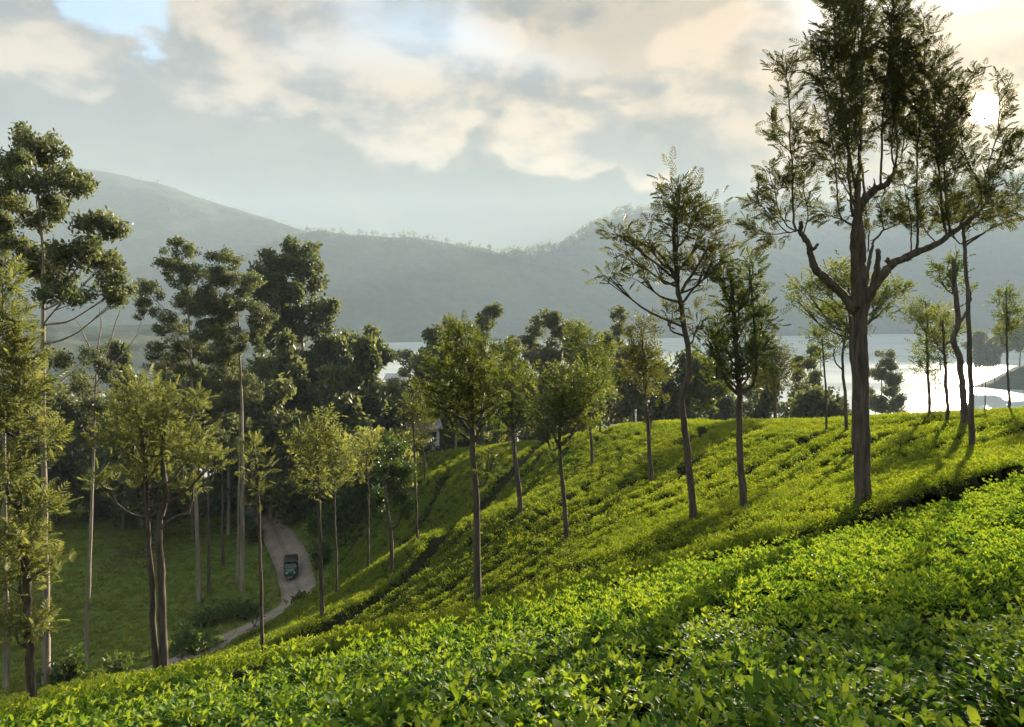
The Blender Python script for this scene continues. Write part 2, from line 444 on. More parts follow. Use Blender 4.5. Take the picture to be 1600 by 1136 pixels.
def value_noise(X, Y, scale, seed=0, octaves=3):
    X = np.asarray(X, float); Y = np.asarray(Y, float)
    tot = np.zeros(np.shape(X)); amp = 1.0; norm = 0
    for k in range(octaves):
        rg = np.random.RandomState(seed * 31 + k); T = rg.rand(256, 256)
        x = X / scale; y = Y / scale
        xi = np.floor(x).astype(int); yi = np.floor(y).astype(int)
        fx = x - xi; fy = y - yi; fx = fx * fx * (3 - 2 * fx); fy = fy * fy * (3 - 2 * fy)
        a = T[xi % 256, yi % 256]; b_ = T[(xi + 1) % 256, yi % 256]; c_ = T[xi % 256, (yi + 1) % 256]; d_ = T[(xi + 1) % 256, (yi + 1) % 256]
        tot += amp * ((a * (1 - fx) + b_ * fx) * (1 - fy) + (c_ * (1 - fx) + d_ * fx) * fy)
        norm += amp; amp *= 0.5; scale *= 0.5
    return tot / norm

def grid_mesh(name, xs, ys, zf, mat, keep=None):
    X, Y = np.meshgrid(xs, ys)
    Z = zf(X, Y)
    V = np.stack([X.ravel(), Y.ravel(), Z.ravel()], 1)
    nx, ny = len(xs), len(ys)
    i = np.arange(ny - 1)[:, None] * nx + np.arange(nx - 1)[None]
    F = np.stack([i, i + 1, i + nx + 1, i + nx], 2).reshape(-1, 4)
    if keep is not None:
        k = keep(X, Y).ravel()
        F = F[k[F].all(axis=1)]
        used = np.unique(F); rem = np.zeros(len(V), int); rem[used] = np.arange(len(used)); V = V[used]; F = rem[F]
    return np_mesh(name, V, F, mat)

def stations(a, b, c, fine, coarse):
    """stations from a to b, 'fine' apart near c and growing to 'coarse' away from it"""
    s = [c]; 
    while s[-1] < b: s.append(s[-1] + min(coarse, fine * (1 + 0.035 * (s[-1] - c))))
    while s[0] > a: s.insert(0, s[0] - min(coarse, fine * (1 + 0.035 * (c - s[0]))))
    return np.array(s)

def dist_poly(X, Y, pts):
    X = np.asarray(X, float); Y = np.asarray(Y, float)
    best = np.full(np.shape(X), 1e9)
    for (x0, y0), (x1, y1) in zip(pts[:-1], pts[1:]):
        dx_, dy_ = x1 - x0, y1 - y0
        tt = np.clip(((X - x0) * dx_ + (Y - y0) * dy_) / (dx_ * dx_ + dy_ * dy_ + 1e-9), 0, 1)
        best = np.minimum(best, np.hypot(X - x0 - tt * dx_, Y - y0 - tt * dy_))
    return best

def smooth_poly(pts, n=60):
    pts = np.asarray(pts, float)
    tt = np.linspace(0, len(pts) - 1, n)
    out = []
    for u in tt:
        i = int(min(u, len(pts) - 2)); f = u - i
        p0 = pts[max(i - 1, 0)]; p1 = pts[i]; p2 = pts[i + 1]; p3 = pts[min(i + 2, len(pts) - 1)]
        out.append(0.5 * ((2 * p1) + (-p0 + p2) * f + (2 * p0 - 5 * p1 + 4 * p2 - p3) * f * f + (-p0 + 3 * p1 - 3 * p2 + p3) * f ** 3))
    return np.array(out)

def xy(px, py, d): return at(px, py, d)[:2]
ROAD = smooth_poly([(-40, 33), (-32, 35.5), (-24, 40), (-19.5, 44.5), xy(340,1005,48), xy(400,983,52), xy(462,945,58), xy(462,910,64), xy(436,850,73), xy(405,800,84), (-30, 95), (-26, 108), (-14, 112), (-4, 104), (2, 96)], 160)
GAP_A = smooth_poly([xy(0,1150,25), xy(100,1120,27), xy(400,1035,31.5), xy(560,965,35), xy(640,910,39), xy(720,820,49), xy(800,740,61), xy(850,690,72), (4, 84)], 60)
GAP_B = smooth_poly([(-2.5, 8.0), (1.4, 11.8), (3.0, 13.6), (5.2, 15.4), (8.0, 17.3), (10.2, 18.1), (12.3, 18.7), (16, 19.6), (24, 22)], 60)
GAP_C = smooth_poly([xy(1380,668,46), xy(1450,664,47), xy(1500,661,47), xy(1560,666,44), xy(1600,672,42), (32, 40)], 30)
PATCH = smooth_poly([(14.2, 19.4), (16.0, 21.5), (18.5, 23.5), (21, 28), (25, 36), (30, 41)], 30)       # soil path at the edge
GAP_D = smooth_poly([xy(590,860,50), xy(640,800,55), xy(665,765,61), xy(700,730,72)], 20)

ROWS = [(GAP_A, 0.0), (smooth_poly([(-10.5,23),(-3,31),(4,40),(10,50),(15,60)],14), 6.0),
        (smooth_poly([(-7,19.5),(-2,24),(4,28),(10.7,32),(17.7,39.5),(24.3,45.5),(30,47.5),(40,48.5)],20), 12.5), (GAP_B, 24.0),
        (smooth_poly([(-8,2),(-1.5,2),(5,4.5),(12,6.5)],10), 36.0), (smooth_poly([(-20,34),(-13,47),(-9,60),(-4,84)],10), -9.0), (smooth_poly([(20,70),(40,62)],4), 6.5)]
rp = np.concatenate([np.asarray(p)[::3] if len(p) > 24 else np.asarray(p) for p, s in ROWS])
rs = np.concatenate([np.full(len(np.asarray(p)[::3] if len(p) > 24 else p), s) for p, s in ROWS])
S_W = tps_fit(rp, rs, 40.0)
def rowpos(X, Y): return tps_eval(rp, S_W, X, Y)

G0 = G
def G(X, Y):
    """the land with the low terrace step along the near furrow"""
    X = np.asarray(X, float); Y = np.asarray(Y, float)
    z = G0(X, Y); s = rowpos(X, Y)
    near = np.clip((s - 23.7) / 0.5, 0, 1) * np.exp(-np.clip(s - 24, 0, 50) / 3.5) * np.clip((X - 1) / 6, 0, 1) * np.clip((24 - Y) / 4, 0, 1)
    return z - 0.40 * near

# ground sheet
def ground_z(X, Y):
    z = G(X, Y)
    z = z + (value_noise(X, Y, 3.0, 3) - 0.5) * 0.12
    dr = dist_poly(X, Y, ROAD)
    return z
ground = link('ground', grid_mesh('ground', stations(-170, 170, -2, 0.6, 5), stations(-25, 300, 4, 0.5, 5), ground_z, M['ground']))
tag(ground, kind='structure')

# road: a worn ribbon of earth with a low crown
def ribbon(name, pts, wid, mat, lift=0.03, cross=5, wvar=0.25, seed=1):
    pts = np.asarray(pts); n = len(pts)
    T = np.gradient(pts, axis=0); T /= np.linalg.norm(T, axis=1)[:, None]
    N = np.stack([T[:, 1], -T[:, 0]], 1)
    rg = np.random.RandomState(seed)
    wl = wid / 2 * (1 + wvar * (np.convolve(rg.rand(n + 8), np.ones(9) / 9, 'valid') - 0.5) * 2)
    wr = wid / 2 * (1 + wvar * (np.convolve(rg.rand(n + 8), np.ones(9) / 9, 'valid') - 0.5) * 2)
    u = np.linspace(-1, 1, cross)
    P_ = pts[:, None] + N[:, None] * np.where(u < 0, u * wl[:, None], u * wr[:, None])[..., None]
    Z = ground_z(P_[..., 0], P_[..., 1])
    Zc = G(pts[:, 0], pts[:, 1])[:, None]
    Z = np.maximum(Z, 0.5 * Z + 0.5 * Zc) + lift + 0.05 * (1 - u ** 2)[None] - 0.06 * np.exp(-((np.abs(u) - 0.48) / 0.14) ** 2)[None]
    V = np.concatenate([P_, Z[..., None]], 2).reshape(-1, 3)
    i = np.arange(n - 1)[:, None] * cross + np.arange(cross - 1)[None]
    F = np.stack([i, i + 1, i + cross + 1, i + cross], 2).reshape(-1, 4)
    return link(name, np_mesh(name, V, F, mat, tint=np.tile(u, n)))
tag(ribbon('road', ROAD, 2.6, M['road'], 0.12, 13), kind='structure')
tag(ribbon('path', PATCH, 1.6, M['soil'], 0.06, 5, seed=4), kind='structure')

# lake
tag(link('lake', np_mesh('lake', [(-3300, 60, LAKE_Z), (3300, 60, LAKE_Z), (3300, 3300, LAKE_Z), (-3300, 3300, LAKE_Z)], np.array([(0, 1, 2, 3)]), M['water'])), kind='structure')

# far hills: shore line and ridge line are where the photo shows them, at their own distances
def hill(name, prof, shore_d, back=1.5, seed=0, rows=40, step=8):
    """prof: (photo x, photo y, distance) along the ridge; shore_d(px): distance of its foot"""
    prof = np.array(prof, float)
    pxs = np.arange(prof[0, 0], prof[-1, 0] + 1, step)
    ry = np.interp(pxs, prof[:, 0], prof[:, 1]); rd = np.interp(pxs, prof[:, 0], prof[:, 2])
    k = np.ones(5) / 5
    V = []; crest = []
    ts = np.concatenate([np.linspace(0, 1, rows), 1 + np.linspace(0.12, back, 8)])
    for i, px in enumerate(pxs):
        top = at(px, ry[i], rd[i]); sdist = shore_d(px); foot = at(px, HORIZON, sdist); foot[2] = LAKE_Z - 3
        for tt in ts:
            if tt <= 1:
                p = foot + (top - foot) * tt
                p[2] = foot[2] + (top[2] - foot[2]) * (0.75 * tt + 0.25 * tt * tt * (3 - 2 * tt))
            else:
                p = top + (top - foot) * (tt - 1) * 1.2; p[2] = top[2] - (top[2] - foot[2]) * min(1, ((tt - 1) / back) ** 1.4)
            V.append(p)
        crest.append(top)
    V = np.array(V); nr = len(ts)
    tt = np.tile(ts, len(pxs)); ht = V[:, 2] - LAKE_Z
    amp = np.sin(np.clip(tt, 0, 1) * math.pi) ** 0.8
    V[:, 2] += (value_noise(V[:, 0], V[:, 1], 420, seed + 11, 5) - 0.5) * 0.42 * ht * amp
    V[:, 2] += (value_noise(V[:, 0], V[:, 1], 30, seed + 21, 3) - 0.5) * 9 * np.clip(tt * 4, 0, 1)
    i = np.arange(len(pxs) - 1)[:, None] * nr + np.arange(nr - 1)[None]
    F = np.stack([i, i + nr, i + nr + 1, i + 1], 2).reshape(-1, 4)
    tag(link(name, np_mesh(name, V, F, M['hill'])), kind='structure')
    return V.reshape(len(pxs), nr, 3)

def shore(px): return float(np.interp(px, [-1500, 0, 600, 900, 1150, 1400, 1700, 3000], [1000, 1150, 1300, 1480, 1650, 1950, 2000, 1800]))
H1 = hill('hill', [(-700,310,2300),(-400,285,2300),(-100,258,2300),(60,256,2250),(130,262,2250),(200,275,2250),(260,290,2230),(340,318,2200),(400,335,2150),(450,352,2100),(520,372,2050),(600,395,2000),(700,425,1950),(820,470,1900)],
          lambda p: shore(p) + 120, 0.5, 1)
H2 = hill('hill.001', [(250,480,1480),(330,430,1560),(400,392,1640),(450,368,1700),(500,360,1750),(560,367,1780),(600,370,1780),(640,370,1790),(680,376,1800),(740,386,1800),(800,397,1800),(840,402,1800),(900,420,1780),(960,450,1760),(1040,490,1740)],
          shore, 0.6, 2)
H3 = hill('hill.002', [(640,500,1650),(700,462,1750),(760,425,1850),(800,404,1950),(850,394,2000),(885,384,2050),(905,372,2080),(940,350,2100),(980,334,2120),(1020,331,2130),(1060,337,2130),(1110,350,2120),(1170,372,2100),(1260,410,2080),(1360,455,2050),(1450,490,2000)],
          lambda p: shore(p) + 10, 0.6, 3)
H4 = hill('hill.003', [(850,480,2300),(950,420,2450),(1040,365,2550),(1100,328,2600),(1150,313,2650),(1200,311,2650),(1280,318,2650),(1360,308,2650),(1430,292,2650),(1500,280,2650),(1570,272,2650),(1650,270,2600),(1800,285,2500),(2200,310,2400)],
          lambda p: shore(p) + 60, 0.5, 4)

hill('hill.004', [(-500,500,650),(0,503,650),(300,510,680),(480,524,720),(580,540,760),(625,558,800)],
     lambda p: float(np.interp(p, [-500, 400, 625], [400, 430, 770])), 0.5, 6)

# the bare spur that runs out into the lake on the sun's side
def spur():
    tip = at(1496, 604, 0.1 + 44 * 1200 / 109.0 * 0.985); tip[2] = LAKE_Z
    n, mrow = 50, 24
    V = []
    for i in range(n):
        u = i / (n - 1)
        cx_ = tip[0] + u * 420; cy0 = tip[1] + u * 60
        wid = 8 + 150 * u ** 0.9; hgt = 1 + 92 * u ** 0.92
        for j in range(mrow):
            q = -1 + 2 * j / (mrow - 1)
            x = cx_ + (0.10 * q) * wid; y = cy0 + q * wid
            z = LAKE_Z - 2 + (hgt + 2) * (1 - q * q) ** 0.9 * min(1, u * 9 + 0.1)
            V.append((x, y, z))
    V = np.array(V)
    V[:, 2] += (value_noise(V[:, 0], V[:, 1], 25, 5) - 0.5) * 2.5 * np.clip((V[:, 2] - LAKE_Z) / 15, 0, 1)
    i = np.arange(n - 1)[:, None] * mrow + np.arange(mrow - 1)[None]
    F = np.stack([i, i + mrow, i + mrow + 1, i + 1], 2).reshape(-1, 4)
    tag(link('headland', np_mesh('headland', V, F, M['hill'])), kind='structure')
    return V.reshape(n, mrow, 3)
SPUR = spur()
# ------------------------------------------------------------------ leaves
def leaf_tpl(kind):
    """leaf along +X, face up +Z, unit length: (verts, tris)"""
    if kind == 'tea':      # folded along the rib, arched, tip bent down
        st = [(0, 0, 0), (0.30, 0.17, 0.10), (0.66, 0.17, 0.11), (1.0, 0, -0.03)]
        V = [st[0], (0.34, 0, 0.10), (0.74, 0, 0.06), (1.0, 0, -0.10),
             (0.34, 0.20, 0.145), (0.74, 0.175, 0.085), (0.34, -0.20, 0.145), (0.74, -0.175, 0.085)]
        F = [(0,1,4),(1,2,5),(1,5,4),(2,3,5),(0,6,1),(1,6,7),(1,7,2),(2,7,3)]
    elif kind == 'tea_lo':
        V = [(0,0,0),(0.5,0.19,0.12),(1,0,0.0),(0.5,-0.19,0.12)]; F = [(0,2,1),(0,3,2)]
    elif kind == 'frond':  # ferny spray of narrow leaflets
        V = []; F = []
        pairs = [(0.12,0.40,62),(0.30,0.46,52),(0.48,0.42,44),(0.66,0.34,36),(0.82,0.26,28)]
        for x, ln, a in pairs:
            for s in (1, -1):
                c, sn = math.cos(R(a)), math.sin(R(a)) * s; w_ = 0.040; k = len(V)
                zc = -0.10 * x * x
                V += [(x, 0, zc), (x + ln * .5 * c + w_ * sn, ln * .5 * sn - w_ * c, zc + .05),
                      (x + ln * c, ln * sn, zc - .06), (x + ln * .5 * c - w_ * sn, ln * .5 * sn + w_ * c, zc + .05)]
                F += [(k, k + 1, k + 2), (k, k + 2, k + 3)]
        k = len(V); V += [(0,.012,0),(0,-.012,0),(1.12,0,-.14)]; F += [(k, k + 1, k + 2)]
    elif kind == 'frond_lo':
        V = []; F = []
        for x, ln, a in [(0.10,0.50,58),(0.42,0.50,44),(0.70,0.42,20)]:
            for s in (1, -1):
                c, sn = math.cos(R(a)), math.sin(R(a)) * s; w_ = 0.065; k = len(V); zc = -0.1 * x * x
                V += [(x, 0, zc), (x + ln * .5 * c + w_ * sn, ln * .5 * sn - w_ * c, zc + .05), (x + ln * c, ln * sn, zc - .06),
                      (x + ln * .5 * c - w_ * sn, ln * .5 * sn + w_ * c, zc + .05)]
                F += [(k, k + 1, k + 2), (k, k + 2, k + 3)]
    elif kind in ('clump', 'clump_lo'):   # tuft of drooping blade leaves round a twig end
        rg = np.random.RandomState(5); V = []; F = []
        n = 13 if kind == 'clump' else 7
        ln, w_ = (0.42, 0.085) if kind == 'clump' else (0.55, 0.16)
        for i in range(n):
            p = rg.normal(size=3) * (0.30, 0.30, 0.20)
            d = rg.normal(size=3); d[2] -= 0.35; d /= np.linalg.norm(d)
            u = np.cross(d, rg.normal(size=3)); u /= np.linalg.norm(u); k = len(V)
            V += [p, p + d * ln * .5 + u * w_, p + d * ln, p + d * ln * .5 - u * w_]
            F += [(k, k + 1, k + 2), (k, k + 2, k + 3)]
    elif kind == 'shrub':
        rg = np.random.RandomState(9); V = []; F = []
        for i in range(7):
            a = rg.rand() * 6.283; d = np.array([math.cos(a), math.sin(a), 0.5 * rg.rand() + .05]); d /= np.linalg.norm(d)
            u = np.cross(d, (0, 0, 1)); u /= np.linalg.norm(u); k = len(V); ln = 0.75 * (0.6 + 0.5 * rg.rand()); w_ = .16
            V += [d * .05, d * ln * .55 + u * w_ + (0, 0, .04), d * ln - np.array((0, 0, .1)), d * ln * .55 - u * w_ + (0, 0, .04)]
            F += [(k, k + 1, k + 2), (k, k + 2, k + 3)]
    elif kind == 'grass':
        rg = np.random.RandomState(3); V = []; F = []
        for i in range(16):
            p = np.append(rg.normal(size=2) * .35, 0); a = rg.rand() * 6.283; L = .5 + .6 * rg.rand()
            b_ = np.append(rg.normal(size=2) * .25, 0); k = len(V); u = np.array([math.cos(a), math.sin(a), 0]) * .05
            V += [p - u, p + u, p + b_ + (0, 0, L)]; F += [(k, k + 1, k + 2)]
    return np.array(V, float), np.array(F, int)

TPL = {k: leaf_tpl(k) for k in ('tea','tea_lo','frond','frond_lo','clump','clump_lo','shrub','grass')}

def unit(a): return a / (np.linalg.norm(a, axis=-1, keepdims=True) + 1e-9)

def scatter(tpl, pos, dirs, size, up=None, roll=0.6, rg=rng, tint=None):
    """copies of a leaf template -> (verts, tris, tint)"""
    V, F = TPL[tpl]; n = len(pos)
    x = unit(dirs)
    upv = np.tile([0, 0, 1.0], (n, 1)) if up is None else up
    upv = upv + rg.normal(size=(n, 3)) * roll
    y = unit(np.cross(upv, x)); z = np.cross(x, y)
    B = np.stack([x, y, z], 1)                                  # rows
    W = np.einsum('kj,njc->nkc', V, B) * size[:, None, None] + pos[:, None]
    FF = F[None] + (np.arange(n) * len(V))[:, None, None]
    if tint is None: tint = np.clip(rg.normal(0.45, 0.2, n), 0, 1)
    return W.reshape(-1, 3), FF.reshape(-1, 3), np.repeat(tint, len(V))

def join(parts):
    Vs, Fs, Ts = [], [], []; k = 0
    for V, F, T in parts:
        Vs.append(V); Fs.append(F + k); Ts.append(T); k += len(V)
    return np.concatenate(Vs), np.concatenate(Fs), np.concatenate(Ts)

def ball_points(n, rg, bias=0.45):
    d = unit(rg.normal(size=(n, 3)))
    return d * (rg.rand(n) ** bias)[:, None], d

# ------------------------------------------------------------------ tea
def tea_mask(X, Y):
    """true where tea is planted: right of the road, this side of the crest's far edge"""
    X = np.asarray(X, float); Y = np.asarray(Y, float)
    dr = dist_poly(X, Y, ROAD)
    rx = np.interp(Y, [0, 20, 30, 41.5, 48, 52, 58, 64, 73, 84, 95, 120], [-26, -23, -21, -19, -16.5, -15.3, -13.8, -14.5, -19.5, -24.5, -26, -26])
    far = np.interp(X, [-30, -20, -8, 2, 10, 25, 60], [86, 88, 92, 84, 68, 66, 66])
    return (X > rx) & (dr > 2.2) & (Y < far) & (dist_poly(X, Y, PATCH) > 1.0)

def gap_depth(X, Y):
    """1 inside the furrows, 0 on the bushes"""
    s = rowpos(X, Y) + (value_noise(X, Y, 2.5, 8) - 0.5) * 0.7
    ph = np.abs((s / 1.25) % 1 - 0.5) * 2                     # 1 at the furrow between two rows
    st = np.clip((value_noise(X, Y, 7, 9) - 0.26) * 3.5, 0, 1)
    g = np.clip((ph - 0.60) / 0.16, 0, 1) * st
    for pl, wd in ((GAP_A, 1.0), (GAP_B, 0.60), (GAP_C, 0.55), (GAP_D, 0.50)):
        g = np.maximum(g, np.clip((wd + 0.25 * (value_noise(X, Y, 1.2, 12) - 0.5) - dist_poly(X, Y, pl)) / 0.16, 0, 1))
    return g

# dense dark inside of the hedges
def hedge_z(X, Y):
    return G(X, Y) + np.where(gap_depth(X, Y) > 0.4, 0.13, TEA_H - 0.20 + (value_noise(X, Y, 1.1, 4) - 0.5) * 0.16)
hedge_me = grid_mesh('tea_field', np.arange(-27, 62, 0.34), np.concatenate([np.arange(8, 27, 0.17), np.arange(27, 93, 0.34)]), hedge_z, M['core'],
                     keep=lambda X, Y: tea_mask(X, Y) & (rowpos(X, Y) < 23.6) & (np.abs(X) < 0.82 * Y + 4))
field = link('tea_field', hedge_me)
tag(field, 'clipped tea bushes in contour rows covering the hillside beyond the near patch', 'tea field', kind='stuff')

hidden = bpy.data.collections.new('tuft_shapes')               # shapes the fields scatter; not in the scene themselves
def tuft_object(name, n, rad, leaf, size, mat, seed, hgt=0.12, zlo=0.0):
    rg = np.random.RandomState(seed)
    a = rg.rand(n) * 6.283; r = rad * np.sqrt(rg.rand(n))
    pos = np.stack([r * np.cos(a), r * np.sin(a), zlo + hgt * rg.rand(n) * (1.2 - 0.9 * (r / rad) ** 2)], 1)
    aa = rg.rand(n) * 6.283
    upl = 0.25 + 0.9 * rg.rand(n)
    dirs = np.stack([np.cos(aa), np.sin(aa), upl], 1)
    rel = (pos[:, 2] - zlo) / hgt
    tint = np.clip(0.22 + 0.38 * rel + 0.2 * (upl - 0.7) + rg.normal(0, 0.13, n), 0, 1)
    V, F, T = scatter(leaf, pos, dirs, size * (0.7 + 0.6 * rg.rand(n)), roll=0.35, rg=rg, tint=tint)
    ob = bpy.data.objects.new(name, np_mesh(name, V, F, mat, tint=T, smooth=False)); hidden.objects.link(ob)
    return ob

def scatter_nodes(ob, pts, scl, shapes, seed=0, tilt=0.25):
    """geometry nodes that set tufts on given points and keep the object's own mesh"""
    rg = np.random.RandomState(seed)
    me = bpy.data.meshes.new(ob.name + '_points'); me.from_pydata([tuple(p) for p in pts.astype(float)], [], [])
    a = me.attributes.new('scl', 'FLOAT', 'POINT'); a.data.foreach_set('value', scl.astype(np.float32))
    rot = np.stack([rg.normal(size=len(pts)) * tilt, rg.normal(size=len(pts)) * tilt, rg.rand(len(pts)) * 6.283], 1).astype(np.float32)
    a = me.attributes.new('rot', 'FLOAT_VECTOR', 'POINT'); a.data.foreach_set('vector', rot.ravel())
    a = me.attributes.new('pick', 'INT', 'POINT'); a.data.foreach_set('value', rg.randint(0, len(shapes), len(pts)).astype(np.int32))
    po = bpy.data.objects.new(ob.name + '_points', me); hidden.objects.link(po)
    cs = bpy.data.collections.new(ob.name + '_shapes')
    for s_ in shapes: cs.objects.link(s_)
    ng = bpy.data.node_groups.new(ob.name + '_scatter', 'GeometryNodeTree')
    ng.interface.new_socket('Geometry', in_out='INPUT', socket_type='NodeSocketGeometry')
    ng.interface.new_socket('Geometry', in_out='OUTPUT', socket_type='NodeSocketGeometry')
    N = ng.nodes; L = ng.links
    gi = N.new('NodeGroupInput'); goo = N.new('NodeGroupOutput')
    oi = N.new('GeometryNodeObjectInfo'); oi.inputs[0].default_value = po
    ci = N.new('GeometryNodeCollectionInfo'); ci.inputs[0].default_value = cs
    ci.inputs['Separate Children'].default_value = True; ci.inputs['Reset Children'].default_value = True
    ip = N.new('GeometryNodeInstanceOnPoints'); ip.inputs['Pick Instance'].default_value = True
    def attr(nm, ty):
        n_ = N.new('GeometryNodeInputNamedAttribute'); n_.data_type = ty; n_.inputs['Name'].default_value = nm
        return n_.outputs['Attribute']
    jn = N.new('GeometryNodeJoinGeometry')
    L.new(oi.outputs['Geometry'], ip.inputs['Points']); L.new(ci.outputs[0], ip.inputs['Instance'])
    L.new(attr('pick', 'INT'), ip.inputs['Instance Index'])
    er = N.new('FunctionNodeEulerToRotation'); L.new(attr('rot', 'FLOAT_VECTOR'), er.inputs[0]); L.new(er.outputs[0], ip.inputs['Rotation'])
    L.new(attr('scl', 'FLOAT'), ip.inputs['Scale'])
    L.new(ip.outputs[0], jn.inputs[0]); L.new(gi.outputs[0], jn.inputs[0]); L.new(jn.outputs[0], goo.inputs[0])
    md = ob.modifiers.new('scatter', 'NODES'); md.node_group = ng

def frustum_points(n_per_m2, ylo, yhi, rg, xmax=0.80, pad=3.0, x0=None, x1=None):
    """random points on the ground, denser near the camera if n_per_m2 is a function of distance"""
    out_ = []
    for y0 in np.arange(ylo, yhi, 2.0):
        y1 = min(y0 + 2.0, yhi); hw = xmax * y1 + pad
        xa = max(-hw, x0) if x0 is not None else -hw; xb = min(hw, x1) if x1 is not None else hw
        if xb <= xa: continue
        n = int(n_per_m2((y0 + y1) / 2) * (xb - xa) * (y1 - y0))
        out_.append(np.stack([xa + (xb - xa) * rg.rand(n), y0 + (y1 - y0) * rg.rand(n)], 1))
    return np.concatenate(out_)

rg = np.random.RandomState(21)
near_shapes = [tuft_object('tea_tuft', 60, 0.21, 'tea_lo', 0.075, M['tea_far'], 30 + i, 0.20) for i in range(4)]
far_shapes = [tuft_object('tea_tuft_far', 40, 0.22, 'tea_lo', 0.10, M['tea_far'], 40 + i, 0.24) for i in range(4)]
def field_points(dens, ylo, yhi):
    p = frustum_points(dens, ylo, yhi, rg, x0=-27, x1=62)
    k = tea_mask(p[:, 0], p[:, 1]); p = p[k]
    k = rowpos(p[:, 0], p[:, 1]) < 23.5; p = p[k]
    g = gap_depth(p[:, 0], p[:, 1]); p = p[g < 0.75]; g = g[g < 0.75]
    # flanks of the rows hang lower than their tops
    z = G(p[:, 0], p[:, 1]) + TEA_H - 0.22 - 0.42 * g + (value_noise(p[:, 0], p[:, 1], 1.1, 4) - 0.5) * 0.16
    return np.column_stack([p, z])
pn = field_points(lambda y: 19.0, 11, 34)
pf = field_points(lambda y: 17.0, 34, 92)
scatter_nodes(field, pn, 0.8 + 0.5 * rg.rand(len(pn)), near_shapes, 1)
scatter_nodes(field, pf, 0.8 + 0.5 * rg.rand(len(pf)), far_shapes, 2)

# tea of the near patch: bush by bush
def bush_mesh(name, n, leaf, size, seed):
    rg = np.random.RandomState(seed)
    a = rg.rand(n) * 6.283; u = rg.rand(n) ** 0.55
    lump = 1 + 0.10 * np.sin(3 * a + seed) + 0.06 * np.sin(5 * a + 2 * seed)
    rr = 0.60 * lump
    r = u * rr
    top = 0.64 + 0.05 * np.sin(a * 2 + seed) - 0.26 * u ** 5
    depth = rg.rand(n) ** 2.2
    z = top - depth * 0.26 - np.where(rg.rand(n) < 0.16, 0.34 * rg.rand(n), 0) * (u > 0.72)
    pos = np.stack([r * np.cos(a), r * np.sin(a), z], 1)
    young = (depth < 0.16) & (rg.rand(n) < 0.6)
    aa = np.where(rg.rand(n) < 0.5, a + rg.normal(size=n) * 0.9, rg.rand(n) * 6.283)
    lift = np.where(young, 0.55 + 1.3 * rg.rand(n), 0.05 + 0.6 * rg.rand(n)) - 0.5 * np.clip(u - 0.8, 0, 1) * 5 * (depth > .3)
    dirs = np.stack([np.cos(aa), np.sin(aa), lift], 1)
    sz = size * np.where(young, 0.62 + 0.4 * rg.rand(n), 0.85 + 0.45 * rg.rand(n))
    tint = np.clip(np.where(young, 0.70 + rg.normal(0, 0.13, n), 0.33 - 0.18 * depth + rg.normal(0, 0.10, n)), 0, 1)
    V, F, T = scatter(leaf, pos, dirs, sz, roll=0.30, rg=rg, tint=tint)
    # whorls of pale new shoots standing out of the plucking table
    m_ = n // 26; ps = []
    for q in range(m_):
        b_ = rg.rand() * 6.283; q_ = 0.55 * math.sqrt(rg.rand()); c = np.array([q_ * math.cos(b_), q_ * math.sin(b_), 0.66 + 0.06 * rg.rand()])
        k = rg.randint(3, 6); ang = b_ + np.arange(k) * 2.4
        ps.append(scatter(leaf, np.tile(c, (k, 1)), np.stack([np.cos(ang), np.sin(ang), 0.5 + 1.2 * rg.rand(k)], 1), size * (0.6 + 0.45 * rg.rand(k)), roll=0.25, rg=rg,
                          tint=np.clip(rg.normal(0.80, 0.11, k), 0, 1)))
    V, F, T = join([(V, F, T)] + ps)
    nleaf = len(F)
    # woody heart of the bush
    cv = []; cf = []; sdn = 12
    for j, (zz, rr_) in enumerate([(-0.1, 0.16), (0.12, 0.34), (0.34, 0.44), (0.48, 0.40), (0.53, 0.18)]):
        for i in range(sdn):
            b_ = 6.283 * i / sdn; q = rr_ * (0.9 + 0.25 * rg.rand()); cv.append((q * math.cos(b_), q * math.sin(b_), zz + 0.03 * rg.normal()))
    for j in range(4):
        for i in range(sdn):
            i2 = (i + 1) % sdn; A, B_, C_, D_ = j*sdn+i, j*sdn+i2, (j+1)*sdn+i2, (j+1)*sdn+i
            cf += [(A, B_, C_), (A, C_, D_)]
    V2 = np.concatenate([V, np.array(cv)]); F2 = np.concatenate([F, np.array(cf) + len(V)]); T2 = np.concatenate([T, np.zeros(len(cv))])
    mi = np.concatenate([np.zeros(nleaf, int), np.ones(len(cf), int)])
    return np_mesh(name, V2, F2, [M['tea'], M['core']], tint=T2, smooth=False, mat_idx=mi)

BUSH_HI = [bush_mesh('tea_bush', 1350, 'tea', 0.084, 100 + i) for i in range(3)]
BUSH_LO = [bush_mesh('tea_bush', 1100, 'tea_lo', 0.083, 110 + i) for i in range(4)]
lv, lf = TPL['tea']
LEAF_ME = [np_mesh('leaf', lv, lf, M['tea'], tint=np.full(len(lv), t_), smooth=True) for t_ in (0.45, 0.62, 0.75, 0.88)]
rgb = np.random.RandomState(5)
spots = []
for sv in np.arange(25.0, 37.5, 1.04):
    # walk along one row: pick points of a fine sampling whose row value is sv
    xs = np.arange(-9, 20, 0.72)
    for x in xs + rgb.rand() * 0.7:
        ys = np.linspace(1.2, 22, 220); s_ = rowpos(np.full(220, x), ys)
        hit = np.where((s_[:-1] - sv) * (s_[1:] - sv) <= 0)[0]
        for h_ in hit:
            spots.append((x + rgb.normal() * 0.07, ys[h_] + rgb.normal() * 0.07, sv))
kept = []
